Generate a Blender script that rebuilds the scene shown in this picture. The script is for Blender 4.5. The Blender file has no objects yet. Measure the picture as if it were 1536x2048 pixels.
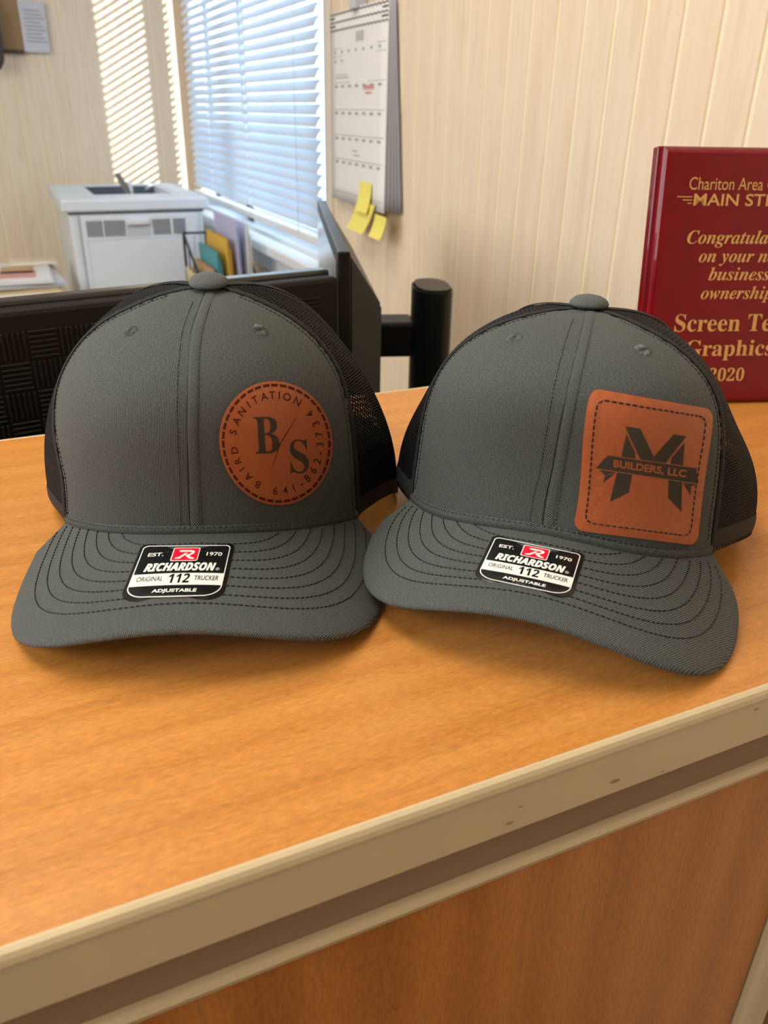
import bpy, bmesh, math, random
import numpy as np
from mathutils import Matrix, Vector

random.seed(7)
SC = bpy.context.scene
COL = SC.collection
Z0 = 1.07                       # height of the counter top above the floor
W = 0.64                        # inner face of the window wall (x)
YF = 2.99                       # inner face of the far wall (y)

# ------------------------------------------------------------------ camera
cam_d = bpy.data.cameras.new('camera')
cam = bpy.data.objects.new('camera', cam_d)
COL.objects.link(cam)
R = ((0.91118757, 0.17037701, -0.37511183),
     (-0.4116484, 0.41366699, -0.81205),
     (0.01681673, 0.89434406, 0.44706365))
mw = Matrix(R).to_4x4()
mw.translation = Vector((0, 0, Z0 + 0.205))
cam.matrix_world = mw
cam_d.sensor_fit = 'AUTO'
cam_d.sensor_width = 36.0
cam_d.lens = 28.02
cam_d.clip_start = 0.01
cam_d.dof.use_dof = True
cam_d.dof.focus_distance = 0.40
cam_d.dof.aperture_fstop = 14.0
SC.camera = cam

# ------------------------------------------------------------------ world, sun, exposure
SC.view_settings.view_transform = 'Standard'
SC.view_settings.look = 'None'
SC.view_settings.gamma = 1.0
SC.view_settings.use_curve_mapping = False
SC.view_settings.exposure = -0.16
SC.cycles.use_denoising = True
SC.cycles.max_bounces = 8
SC.cycles.diffuse_bounces = 4
SC.cycles.transparent_max_bounces = 12
SC.cycles.sample_clamp_indirect = 4.0

world = bpy.data.worlds.new('sky')
SC.world = world
world.use_nodes = True
bgn = world.node_tree.nodes['Background']
bgn.inputs[0].default_value = (0.62, 0.80, 1.0, 1)
bgn.inputs[1].default_value = 4.2

sd = bpy.data.lights.new('sun', 'SUN')
sd.energy = 9.0
sd.angle = math.radians(0.6)
sd.color = (1.0, 1.0, 1.0)
sun = bpy.data.objects.new('sun', sd)
COL.objects.link(sun)
sun.rotation_euler = Vector((-0.26, 1.0, -0.148)).to_track_quat('-Z', 'Y').to_euler()
sun.location = (4, -6, 4)
CEIL_LIGHT = 9.5               # emission of the ceiling light diffusers
# soft area light added on the left, standing in for unseen daylight
ad = bpy.data.lights.new('daylight_stand_in', 'AREA')
ad.shape = 'RECTANGLE'; ad.size = 1.7; ad.size_y = 1.2; ad.energy = 44; ad.color = (0.93, 0.97, 1.0)
al = bpy.data.objects.new('daylight_stand_in', ad)
COL.objects.link(al)
al.location = (-2.1, 0.60, 1.90)
al.rotation_euler = (Vector((0.15, 0.4, 1.10)) - al.location).to_track_quat('-Z', 'Y').to_euler()

# ------------------------------------------------------------------ helpers
def tag(o, label=None, cat=None, group=None, kind=None):
    if label: o['label'] = label
    if cat: o['category'] = cat
    if group: o['group'] = group
    if kind: o['kind'] = kind
    return o

def empty(name, loc, rot=(0, 0, 0), label=None, cat=None, group=None):
    o = bpy.data.objects.new(name, None)
    COL.objects.link(o)
    o.location = loc
    o.rotation_euler = rot
    o.empty_display_size = 0.02
    return tag(o, label, cat, group)

def link(name, me, mat=None, parent=None, smooth=False):
    o = bpy.data.objects.new(name, me)
    COL.objects.link(o)
    if mat is not None and len(me.materials) == 0:
        me.materials.append(mat)
    if parent is not None:
        o.parent = parent
    if smooth:
        me.shade_smooth()
    return o

def mesh(name, v, f, mat=None, parent=None, smooth=False, uv=None):
    me = bpy.data.meshes.new(name)
    me.from_pydata([tuple(map(float, p)) for p in v], [], [tuple(map(int, q)) for q in f])
    if uv is not None:
        l = me.uv_layers.new(name='UVMap')
        idx = np.empty(len(me.loops), dtype=np.int32)
        me.loops.foreach_get('vertex_index', idx)
        l.data.foreach_set('uv', np.asarray(uv, dtype=np.float32)[idx].ravel())
    me.update()
    return link(name, me, mat, parent, smooth)

def bm_obj(name, bm, mat=None, parent=None, smooth=False):
    me = bpy.data.meshes.new(name)
    bm.to_mesh(me)
    bm.free()
    return link(name, me, mat, parent, smooth)

def add_box(bm, lo, hi, bev=0.0, seg=2):
    r = bmesh.ops.create_cube(bm, size=1.0)
    vs = r['verts']
    for v in vs:
        v.co = Vector([(lo[i] + hi[i]) / 2 + v.co[i] * (hi[i] - lo[i]) for i in range(3)])
    if bev > 0:
        es = list({e for v in vs for e in v.link_edges})
        bmesh.ops.bevel(bm, geom=es, offset=bev, segments=seg, affect='EDGES', profile=0.5)

def box(name, lo, hi, mat, parent=None, bev=0.0, seg=2, smooth=False):
    bm = bmesh.new()
    add_box(bm, lo, hi, bev, seg)
    o = bm_obj(name, bm, mat, parent, smooth)
    return o

def boxes(name, lst, mat, parent=None, bev=0.0):
    bm = bmesh.new()
    for lo, hi in lst:
        add_box(bm, lo, hi, bev, 1)
    return bm_obj(name, bm, mat, parent)

def tube_pts(bm, pts, r, n=8):
    pts = [Vector(p) for p in pts]
    rings = []
    for i, p in enumerate(pts):
        d = (pts[min(i + 1, len(pts) - 1)] - pts[max(i - 1, 0)]).normalized()
        a = d.orthogonal().normalized() if i == 0 else (rings_a - d * rings_a.dot(d)).normalized()
        rings_a = a
        b = d.cross(a)
        rings.append([bm.verts.new(p + (a * math.cos(2 * math.pi * k / n) + b * math.sin(2 * math.pi * k / n)) * r) for k in range(n)])
    for i in range(len(rings) - 1):
        for k in range(n):
            bm.faces.new((rings[i][k], rings[i][(k + 1) % n], rings[i + 1][(k + 1) % n], rings[i + 1][k]))
    bm.faces.new(list(reversed(rings[0])))
    bm.faces.new(rings[-1])

def tube(name, pts, r, mat, parent=None, n=8):
    bm = bmesh.new()
    tube_pts(bm, pts, r, n)
    return bm_obj(name, bm, mat, parent, True)

def prism(name, pts, lo, hi, axis, mat, parent=None, bev=0.0):
    """closed outline pts (2-D) extruded along an axis between lo and hi"""
    bm = bmesh.new()
    def P(a, b, c):
        return {0: (c, a, b), 1: (a, c, b), 2: (a, b, c)}[axis]
    A = [bm.verts.new(P(x, y, lo)) for x, y in pts]
    B = [bm.verts.new(P(x, y, hi)) for x, y in pts]
    bm.faces.new(A)
    bm.faces.new(list(reversed(B)))
    n = len(pts)
    for i in range(n):
        bm.faces.new((A[i], B[i], B[(i + 1) % n], A[(i + 1) % n]))
    bmesh.ops.recalc_face_normals(bm, faces=bm.faces)
    if bev:
        bmesh.ops.bevel(bm, geom=list(bm.edges), offset=bev, segments=2, affect='EDGES')
    return bm_obj(name, bm, mat, parent)

# ------------------------------------------------------------------ materials
class NT:
    def __init__(s, name):
        s.m = bpy.data.materials.new(name)
        s.m.use_nodes = True
        s.t = s.m.node_tree
        s.b = s.t.nodes['Principled BSDF']
        s.out = s.t.nodes['Material Output']
    def n(s, typ, **k):
        nd = s.t.nodes.new(typ)
        for a, v in k.items():
            if a.startswith('i_'):
                nd.inputs[a[2:].replace('_', ' ')].default_value = v
            else:
                setattr(nd, a, v)
        return nd
    def l(s, a, b):
        s.t.links.new(a, b)
    def coord(s, which='Object', scale=(1, 1, 1), rot=(0, 0, 0)):
        c = s.n('ShaderNodeTexCoord')
        mp = s.n('ShaderNodeMapping')
        mp.inputs['Scale'].default_value = scale
        mp.inputs['Rotation'].default_value = rot
        s.l(c.outputs[which], mp.inputs['Vector'])
        return mp.outputs['Vector']
    def noise(s, vec, scale, detail=3, rough=0.5, dist=0.0):
        n = s.n('ShaderNodeTexNoise')
        n.inputs['Scale'].default_value = scale
        n.inputs['Detail'].default_value = detail
        n.inputs['Roughness'].default_value = rough
        n.inputs['Distortion'].default_value = dist
        s.l(vec, n.inputs['Vector'])
        return n.outputs['Fac']
    def wave(s, vec, scale, dist=0.0, detail=2, dscale=1.0, axis='X'):
        n = s.n('ShaderNodeTexWave', wave_type='BANDS', bands_direction=axis)
        n.inputs['Scale'].default_value = scale
        n.inputs['Distortion'].default_value = dist
        n.inputs['Detail'].default_value = detail
        n.inputs['Detail Scale'].default_value = dscale
        s.l(vec, n.inputs['Vector'])
        return n.outputs['Fac']
    def ramp(s, fac, stops):
        r = s.n('ShaderNodeValToRGB')
        e = r.color_ramp.elements
        while len(e) < len(stops):
            e.new(0.5)
        for i, (p, c) in enumerate(stops):
            e[i].position = p
            e[i].color = (*c, 1) if len(c) == 3 else c
        s.l(fac, r.inputs['Fac'])
        return r.outputs['Color']
    def mix(s, fac, a, b, mode='MIX'):
        m = s.n('ShaderNodeMix', data_type='RGBA', blend_type=mode)
        if isinstance(fac, (int, float)): m.inputs[0].default_value = fac
        else: s.l(fac, m.inputs[0])
        for i, x in ((6, a), (7, b)):
            if isinstance(x, (tuple, list)): m.inputs[i].default_value = (*x[:3], 1)
            else: s.l(x, m.inputs[i])
        return m.outputs[2]
    def math(s, op, a, b=0.0):
        m = s.n('ShaderNodeMath', operation=op)
        for i, x in ((0, a), (1, b)):
            if isinstance(x, (int, float)): m.inputs[i].default_value = x
            else: s.l(x, m.inputs[i])
        return m.outputs[0]
    def bump(s, h, strength=0.3, dist=0.001):
        b = s.n('ShaderNodeBump')
        b.inputs['Strength'].default_value = strength
        b.inputs['Distance'].default_value = dist
        s.l(h, b.inputs['Height'])
        s.l(b.outputs['Normal'], s.b.inputs['Normal'])
    def col(s, c):
        if isinstance(c, tuple): s.b.inputs['Base Color'].default_value = (*c, 1)
        else: s.l(c, s.b.inputs['Base Color'])

def lin(r, g, b):
    f = lambda c: (c / 255 / 12.92) if c / 255 <= 0.04045 else ((c / 255 + 0.055) / 1.055) ** 2.4
    return (f(r), f(g), f(b))

def plain(name, c, rough=0.6, spec=0.5, metal=0.0, nscale=0.0, nbump=0.15, coat=0.0):
    k = NT(name)
    k.b.inputs['Roughness'].default_value = rough
    k.b.inputs['Specular IOR Level'].default_value = spec
    k.b.inputs['Metallic'].default_value = metal
    if coat:
        k.b.inputs['Coat Weight'].default_value = coat
        k.b.inputs['Coat Roughness'].default_value = 0.04
    if nscale:
        v = k.coord('Object')
        n = k.noise(v, nscale, 3)
        k.col(k.mix(n, tuple(x * 0.9 for x in c), tuple(min(1, x * 1.08) for x in c)))
        k.bump(n, nbump, 0.0006)
    else:
        k.col(c)
    return k.m

def wood(name, c1, c2, c3, rot=(0, 0, 0), stretch=(1.2, 14, 14), rough=0.4, flame=0.5, pores=0.3, spec=0.5):
    k = NT(name)
    v = k.coord('Object', stretch, rot)
    big = k.noise(v, 3.2, 4, 0.55, 0.6)
    w = k.wave(v, 1.3, 5.0, 3, 1.2, 'X' if stretch[0] > 3 else 'Y')
    f = k.mix(flame, big, w)
    base = k.ramp(f, [(0.18, c3), (0.5, c1), (0.85, c2)])
    lo_ = min(stretch)
    fine = tuple((7.0 if s_ == lo_ else 210.0) for s_ in stretch)
    p = k.noise(k.coord('Object', fine, rot), 1.0, 3, 0.6, 0.3)
    pr = k.ramp(p, [(0.34, (0.66, 0.60, 0.52)), (0.50, (1, 1, 1))])
    c = k.mix(pores, base, pr, 'MULTIPLY')
    flk = tuple((120.0 if s_ == lo_ else 420.0) for s_ in stretch)
    sp = k.noise(k.coord('Object', flk, rot), 1.6, 2, 0.7)
    c = k.mix(0.30, c, k.mix(k.ramp(sp, [(0.3, (0, 0, 0)), (0.7, (1, 1, 1))]), tuple(x * 0.62 for x in c1), tuple(min(1, x * 1.45) for x in c2)))
    k.col(c)
    k.b.inputs['Roughness'].default_value = rough
    k.b.inputs['Specular IOR Level'].default_value = spec
    k.bump(sp, 0.10, 0.0003)
    return k.m

def twill(name, ang, base=(0.056, 0.0608, 0.0570), pitch=0.00070, sheen=0.06, mottle=1.0):
    k = NT(name)
    v = k.coord('UV', (1, 1, 1), (0, 0, ang))
    w = k.wave(v, 0.314 / pitch, 0.35, 1, 300.0, 'X')
    vv = k.coord('UV', (1, 1, 1), (0, 0, 0))
    fl = k.noise(vv, 1150, 2, 0.7)
    fib = k.noise(k.coord('UV', (420, 2400, 1), (0, 0, ang + math.pi / 2)), 1.0, 2, 0.6)
    dark = tuple(x * 0.25 for x in base)
    lite = tuple(x * 2.3 for x in base)
    c = k.mix(k.ramp(w, [(0.15, (0, 0, 0)), (0.85, (1, 1, 1))]), dark, lite)
    c = k.mix(0.42, c, k.mix(k.ramp(fl, [(0.3, (0, 0, 0)), (0.72, (1, 1, 1))]), tuple(x * 0.35 for x in base), tuple(x * 2.4 for x in base)))
    c = k.mix(k.ramp(fib, [(0.66, (0, 0, 0)), (0.80, (0.5, 0.5, 0.5))]), c, tuple(x * 3.2 for x in base))
    k.col(c)
    h = k.mix(0.35, w, fl)
    k.bump(h, 0.5, 0.0003)
    k.b.inputs['Roughness'].default_value = 0.85
    k.b.inputs['Specular IOR Level'].default_value = 0.25
    k.b.inputs['Sheen Weight'].default_value = sheen
    k.b.inputs['Sheen Roughness'].default_value = 0.4
    return k.m

def leather(name, c, grain=260, bstr=0.5, crease=0.0):
    k = NT(name)
    v = k.coord('Object')
    n1 = k.noise(v, grain, 4, 0.6, 1.0)
    n2 = k.noise(v, 30, 2)
    c1 = k.mix(n2, tuple(x * 0.86 for x in c), tuple(x * 1.12 for x in c))
    c1 = k.mix(k.ramp(n1, [(0.3, (0.5, 0.5, 0.5)), (0.6, (0, 0, 0))]), c1, tuple(x * 0.72 for x in c))
    k.col(c1)
    if crease:
        n3 = k.noise(v, 70, 3, 0.7, 2.5)
        n1 = k.mix(0.6, n1, n3)
    k.bump(n1, bstr, 0.0008 if crease else 0.0005)
    k.b.inputs['Roughness'].default_value = 0.42
    k.b.inputs['Specular IOR Level'].default_value = 0.4
    return k.m

MT = dict(
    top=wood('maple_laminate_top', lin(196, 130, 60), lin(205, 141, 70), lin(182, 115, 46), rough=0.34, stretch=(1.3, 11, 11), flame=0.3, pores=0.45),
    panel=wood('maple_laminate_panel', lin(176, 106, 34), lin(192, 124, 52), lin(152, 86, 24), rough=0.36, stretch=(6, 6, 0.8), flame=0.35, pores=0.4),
    trim=plain('beige_plastic', lin(205, 186, 148), 0.42, nscale=40, nbump=0.05),
    rail=plain('beige_rail', lin(196, 178, 142), 0.4),
    reveal=plain('brown_textured_plastic', lin(146, 118, 94), 0.8, nscale=900, nbump=0.6),
    fabric=plain('brown_panel_fabric', lin(120, 92, 72), 0.95, nscale=1200, nbump=0.8),
    twL=twill('charcoal_twill_left', math.radians(6)),
    twR=twill('charcoal_twill_right', math.radians(52)),
    twB=twill('charcoal_twill_brim', math.radians(35)),
    meshf=plain('black_mesh_fabric', (0.0055, 0.0055, 0.006), 0.55, 0.18),
    twN=twill('charcoal_twill_button', 0.3, pitch=.0006, base=(0.075, .082, .079)),
    tape=plain('black_tape', (0.010, 0.010, 0.010), 0.85, nscale=1500, nbump=0.8),
    thread=plain('black_thread', (0.006, 0.006, 0.006), 0.6),
    gthread=plain('grey_thread', (0.16, 0.17, 0.16), 0.8),
    dthread=plain('dark_grey_thread', (0.03, 0.033, 0.032), 0.7),
    lining=plain('black_lining', (0.015, 0.015, 0.015), 0.9),
    strap=plain('black_snap_plastic', (0.01, 0.01, 0.01), 0.4),
    leatherA=leather('tan_leather_smooth', lin(168, 90, 50), 300, 0.3),
    leatherB=leather('tan_leather_grained', lin(172, 92, 54), 230, 0.8, 1.0),
    ledge=plain('leather_edge', lin(70, 34, 16), 0.8),
    burn=plain('engraved_dark', lin(66, 58, 48), 0.75, 0.2, nscale=900, nbump=0.3),
    burnbr=plain('engraved_brown', lin(72, 30, 16), 0.8, 0.2),
    stk_black=plain('sticker_black', (0.008, 0.008, 0.008), 0.18),
    stk_white=plain('sticker_white', (0.78, 0.78, 0.72), 0.25),
    stk_red=plain('sticker_red', (0.78, 0.01, 0.03), 0.22),
    gold=plain('gold_print', lin(202, 156, 88), 0.45),
    black=plain('black_plastic', (0.010, 0.0085, 0.0075), 0.5, 0.25, nscale=600, nbump=0.1),
    blackg=plain('black_satin_plastic', (0.004, 0.004, 0.004), 0.38, 0.35),
    bezel=plain('dark_bezel', (0.030, 0.028, 0.027), 0.25),
    screen=plain('screen_glass', (0.01, 0.01, 0.012), 0.1),
    white=plain('printer_white', lin(214, 219, 224), 0.45),
    white2=plain('printer_grey', lin(190, 196, 203), 0.5),
    pdark=plain('printer_dark', lin(74, 82, 88), 0.5),
    paper=plain('paper', lin(226, 224, 222), 0.8),
    papershade=plain('paper_grey', lin(196, 196, 202), 0.8),
    pagegrey=plain('page_edge_grey', lin(150, 148, 158), 0.8),
    lilac=plain('lilac_paper', lin(188, 190, 224), 0.8),
    ink=plain('grey_ink', lin(140, 138, 138), 0.8),
    inkd=plain('dark_ink', lin(78, 80, 80), 0.8),
    inkr=plain('red_ink', lin(206, 150, 140), 0.8),
    yellow=plain('yellow_note', lin(236, 222, 110), 0.8),
    teal=plain('teal_folder', lin(86, 160, 168), 0.7),
    amber=plain('amber_folder', lin(226, 178, 70), 0.7),
    manila=plain('manila_folder', lin(214, 192, 150), 0.8),
    kraft=plain('tan_card', lin(196, 160, 120), 0.8),
    cream=plain('cream_board', lin(222, 212, 186), 0.7),
    wire=plain('black_wire', (0.02, 0.02, 0.022), 0.4, metal=0.3),
    casing=plain('window_casing', lin(214, 200, 180), 0.55),
    vinyl=plain('white_vinyl', lin(232, 234, 236), 0.4),
    cork=plain('cork_board', lin(150, 122, 86), 0.9, nscale=300, nbump=0.4),
    brown=plain('dark_brown', lin(70, 52, 46), 0.6),
    wallbase=plain('wall_groove_cream', lin(236, 222, 190), 0.7),
    ceiling=plain('ceiling_tile', lin(232, 230, 224), 0.9, nscale=120, nbump=0.3),
    floor=plain('carpet', lin(120, 110, 100), 0.95, nscale=500, nbump=0.8),
    rear=plain('painted_wall', lin(214, 200, 176), 0.8),
    ground=plain('outdoor_concrete', lin(205, 205, 205), 0.9),
    desk=plain('desk_laminate', lin(150, 120, 92), 0.5),
    oak=plain('cabinet_laminate', lin(212, 204, 190), 0.5),
)

def slat_mat():
    k = NT('blind_slat')
    k.col(lin(196, 208, 224))
    k.b.inputs['Roughness'].default_value = 0.45
    tr = k.n('ShaderNodeBsdfTranslucent')
    tr.inputs['Color'].default_value = (0.75, 0.82, 0.9, 1)
    mx = k.n('ShaderNodeMixShader')
    mx.inputs[0].default_value = 0.16
    k.l(k.b.outputs[0], mx.inputs[1])
    k.l(tr.outputs[0], mx.inputs[2])
    k.l(mx.outputs[0], k.out.inputs['Surface'])
    return k.m
MT['slat'] = slat_mat()

def glass_mat():
    k = NT('window_glass')
    tr = k.n('ShaderNodeBsdfTransparent')
    tr.inputs['Color'].default_value = (0.93, 0.96, 0.97, 1)
    gl = k.n('ShaderNodeBsdfGlossy')
    gl.inputs['Roughness'].default_value = 0.02
    mx = k.n('ShaderNodeMixShader')
    mx.inputs[0].default_value = 0.06
    k.l(tr.outputs[0], mx.inputs[1])
    k.l(gl.outputs[0], mx.inputs[2])
    k.l(mx.outputs[0], k.out.inputs['Surface'])
    return k.m
MT['glass'] = glass_mat()

def emis(name, c, s):
    k = NT(name)
    k.b.inputs['Base Color'].default_value = (*c, 1)
    k.b.inputs['Emission Color'].default_value = (*c, 1)
    k.b.inputs['Emission Strength'].default_value = s
    return k.m
MT['diffuser'] = emis('light_diffuser', (1.0, 0.94, 0.85), CEIL_LIGHT)

def plank_mat():
    k = NT('pine_paneling')
    oi = k.n('ShaderNodeObjectInfo')
    c = k.n('ShaderNodeTexCoord')
    off = k.n('ShaderNodeVectorMath', operation='MULTIPLY_ADD')
    k.l(oi.outputs['Location'], off.inputs[0])
    off.inputs[1].default_value = (9.7, 9.7, 0)
    k.l(c.outputs['Object'], off.inputs[2])
    mp = k.n('ShaderNodeMapping')
    mp.inputs['Scale'].default_value = (14, 14, 1.1)
    k.l(off.outputs[0], mp.inputs['Vector'])
    n = k.noise(mp.outputs[0], 2.4, 4, 0.55, 1.4)
    mp2 = k.n('ShaderNodeMapping')
    mp2.inputs['Scale'].default_value = (150, 150, 4)
    k.l(off.outputs[0], mp2.inputs['Vector'])
    n2 = k.noise(mp2.outputs[0], 1.5, 2)
    a = k.ramp(n, [(0.25, lin(216, 196, 168)), (0.5, lin(226, 209, 184)), (0.62, lin(214, 192, 164)), (0.8, lin(230, 214, 190))])
    a = k.mix(0.25, a, k.mix(n2, lin(218, 196, 164), lin(240, 224, 198)))
    a = k.mix(k.math('MULTIPLY', oi.outputs['Random'], 0.35), a, lin(228, 202, 176))
    k.col(a)
    k.b.inputs['Roughness'].default_value = 0.55
    return k.m
MT['plank'] = plank_mat()

def lacquer():
    k = NT('mahogany_lacquer')
    v = k.coord('Object', (30, 30, 3))
    n = k.noise(v, 2.0, 3, 0.5, 0.8)
    k.col(k.ramp(n, [(0.3, lin(106, 0, 13)), (0.7, lin(118, 0, 16))]))
    k.b.inputs['Roughness'].default_value = 0.25
    k.b.inputs['Coat Weight'].default_value = 0.45
    k.b.inputs['Specular IOR Level'].default_value = 0.15
    k.b.inputs['Coat Roughness'].default_value = 0.03
    return k.m
MT['lacquer'] = lacquer()

# ================================================================== SETTING
CH = 2.50                       # ceiling height
XL, YB = -2.7, -2.4             # left and rear walls
WY0, WY1, WZ0, WZ1 = 1.70, 2.89, Z0 - 0.095, Z0 + 1.02   # window opening

tag(box('floor', (XL - .1, YB - .1, -0.05), (W + .12, YF + .1, 0), MT['floor']), kind='structure')
tag(box('ceiling', (XL - .1, YB - .1, CH), (W + .12, YF + .1, CH + .05), MT['ceiling']), kind='structure')
tag(box('wall_left', (XL - .1, YB - .1, 0), (XL, YF + .1, CH), MT['rear']), kind='structure')
tag(box('wall_rear', (XL, YB - .1, 0), (W, YB, CH), MT['rear']), kind='structure')
GT = 0.0022                      # plank thickness
wf = tag(box('wall_front', (XL, YF + GT, 0), (W + .12, YF + .1, CH), MT['wallbase']), kind='structure')
wr = tag(boxes('wall_right', [((W + GT, YB, 0), (W + .064, WY0, CH)),
                              ((W + GT, WY1, 0), (W + .064, YF + .01, CH)),
                              ((W + GT, WY0, 0), (W + .064, WY1, WZ0)),
                              ((W + GT, WY0, WZ1), (W + .064, WY1, CH))], MT['wallbase']), kind='structure')

_pl = {}
def plank(parent, along, start, width, z0, z1):
    """one tongue of the pine panelling: a bevelled board proud of the cream groove"""
    key = (along, round(width, 4), round(z1 - z0, 3))
    g = 0.0055
    if key not in _pl:
        bm = bmesh.new()
        if along == 'y':
            add_box(bm, (0, g / 2, 0), (GT, width - g / 2, z1 - z0))
        else:
            add_box(bm, (g / 2, 0, 0), (width - g / 2, GT, z1 - z0))
        es = [e for e in bm.edges if abs(e.verts[0].co.z - e.verts[1].co.z) > 0.01 and
              all((v.co.x < 1e-6 if along == 'y' else v.co.y < 1e-6) for v in e.verts)]
        bmesh.ops.bevel(bm, geom=es, offset=0.0012, segments=1, affect='EDGES')
        me = bpy.data.meshes.new('plank')
        bm.to_mesh(me); bm.free()
        me.materials.append(MT['plank'])
        _pl[key] = me
    o = link('plank', _pl[key], None, parent)
    o.location = (W, start, z0) if along == 'y' else (start, YF, z0)
    return o

y = YF
PWS = [0.054, 0.050, 0.056, 0.052]
i = 0
while y > 0.30:
    wd = PWS[i % 4]; i += 1
    a = y - wd
    if a >= WY0 and y <= WY1:
        plank(wr, 'y', a, wd, 0, WZ0); plank(wr, 'y', a, wd, WZ1, CH)
    elif y > WY0 > a:
        plank(wr, 'y', WY0, y - WY0, 0, WZ0); plank(wr, 'y', a, WY0 - a, 0, CH)
    elif y > WY1 > a:
        plank(wr, 'y', WY1, y - WY1, 0, CH); plank(wr, 'y', a, WY1 - a, 0, WZ0)
    else:
        plank(wr, 'y', a, wd, 0, CH)
    y = a
tag(box('trim_1', (W, YB, 0), (W + GT, y, CH), MT['plank']), kind='structure')
x = W; i = 0
while x > -1.3:
    wd = PWS[i % 4]; i += 1
    plank(wf, 'x', x - wd, wd, 0, CH)
    x -= wd
tag(box('trim_2', (XL, YF, 0), (x, YF + GT, CH), MT['plank']), kind='structure')
tag(box('outdoor_ground', (W + .5, -8, -0.4), (14, 14, -0.3), MT['ground']), kind='structure')

# ---- window: casing, jambs, two sliding sashes, glass, stool and apron
win = tag(boxes('window_1', [((W - .006, WY0 - .035, WZ0 - .02), (W + .012, WY0, WZ1 + .05)),
                             ((W - .006, WY1, WZ0 - .02), (W + .012, WY1 + .045, WZ1 + .05)),
                             ((W - .006, WY0 - .035, WZ1), (W + .012, WY1 + .045, WZ1 + .05))], MT['casing'], bev=.002), kind='structure')
jx = W + .062
fr = boxes('window_frame', [((W, WY0, WZ0), (jx, WY0 + .008, WZ1)), ((W, WY1 - .008, WZ0), (jx, WY1, WZ1)),
                            ((W, WY0, WZ1 - .008), (jx, WY1, WZ1)), ((W, WY0, WZ0), (jx, WY1, WZ0 + .012))], MT['vinyl'], win)
ym = 2.45
for nm, a, b, xx, sa, sb in (('sash', WY0 + .008, ym, W + .030, .034, .06), ('sash', ym - .05, WY1 - .008, W + .046, .12, .034)):
    s = boxes(nm, [((xx, a, WZ0 + .012), (xx + .016, a + sa, WZ1 - .008)), ((xx, b - sb, WZ0 + .012), (xx + .016, b, WZ1 - .008)),
                   ((xx, a, WZ0 + .012), (xx + .016, b, WZ0 + .052)), ((xx, a, WZ1 - .05), (xx + .016, b, WZ1 - .008))], MT['vinyl'], win)
    box('glass_pane', (xx + .006, a + sa, WZ0 + .052), (xx + .010, b - sb, WZ1 - .05), MT['glass'], s)
box('window_stool', (W - .050, WY0 - .045, WZ0 - .024), (W + .03, WY1 + .05, WZ0 + .001), MT['vinyl'], win, bev=.004)
box('apron', (W - .020, WY0 - .03, WZ0 - .075), (W - .001, WY1 + .04, WZ0 - .024), MT['vinyl'], win, bev=.003)

# ---- mini blinds hanging in front of the window
bl = empty('window_blinds', (W - .020, (WY0 + WY1) / 2, Z0 - 0.052), label='white horizontal mini blinds glowing with daylight over the window', cat='blinds')
bx, byc, bz0 = bl.location
BH = (WY1 - WY0) / 2 + 0.016
pitch = 0.0220
nsl = 46
rows = 5
v, f = [], []
for j in range(2):
    yy = (-BH + .003, BH - .003)[j]
    for k in range(rows):
        t = k / (rows - 1) - .5
        cam_ = 0.0022 * (1 - 4 * t * t)
        v.append((t * 0.0250, yy, cam_))
for k in range(rows - 1):
    f.append((k, k + 1, rows + k + 1, rows + k))
sl_me = bpy.data.meshes.new('slat')
sl_me.from_pydata(v, [], f)
sl_me.materials.append(MT['slat'])
sl_me.shade_smooth()
SL_TILT = math.radians(-55)     # room edge low, window edge high
for k in range(nsl):
    s = link('slat', sl_me, None, bl)
    s.location = (0, 0, 0.020 + (k + 1) * pitch)
    s.rotation_euler = (0, SL_TILT, 0)
box('bottom_rail', (-.012, -BH, 0), (.012, BH, .018), MT['vinyl'], bl, bev=.004)
box('head_rail', (-.016, -BH, (nsl + 2) * pitch + .01), (.012, BH, (nsl + 2) * pitch + .04), MT['vinyl'], bl, bev=.003)
for yy in (-BH + .12, -.10, BH - .30):
    tube('ladder_cord', [(-.0125, yy, .01), (-.0125, yy, (nsl + 2) * pitch + .01)], .0009, MT['vinyl'], bl, 6)
    tube('ladder_cord', [(.0125, yy, .01), (.0125, yy, (nsl + 2) * pitch + .01)], .0009, MT['vinyl'], bl, 6)

# ---- ceiling lights (outside the frame, they light the room)
for lx, ly, ll in ((-1.5, -0.5, 'ceiling light panel left of the camera'), (-0.35, 0.55, 'ceiling light panel straight above the counter')):
    t = empty('ceiling_light', (lx, ly, CH - .05), label='recessed fluorescent ' + ll, cat='ceiling light', group='fluorescent ceiling lights')
    boxes('frame', [((-.32, -.62, 0), (-.29, .62, .05)), ((.29, -.62, 0), (.32, .62, .05)), ((-.32, -.62, 0), (.32, -.59, .05)), ((-.32, .59, 0), (.32, .62, .05))], MT['vinyl'], t)
    box('diffuser', (-.29, -.59, .012), (.29, .59, .02), MT['diffuser'], t)

# ================================================================== COUNTER
YC0, YC1 = 0.16728, 0.5715      # front and back edges of the counter top
ct = empty('reception_counter', (0, (YC0 + YC1) / 2, 0), label='maple laminate reception counter with beige plastic edge and wood front panel', cat='counter')
ox, oy = 0, (YC0 + YC1) / 2
def L(lo, hi):  # world -> counter local
    return ((lo[0] - ox, lo[1] - oy, lo[2]), (hi[0] - ox, hi[1] - oy, hi[2]))
XC0 = -0.95
tb = box('counter_top', *L((XC0, YC0 + .0032, Z0 - .027), (W - .001, YC1, Z0)), MT['top'], ct)
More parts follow.
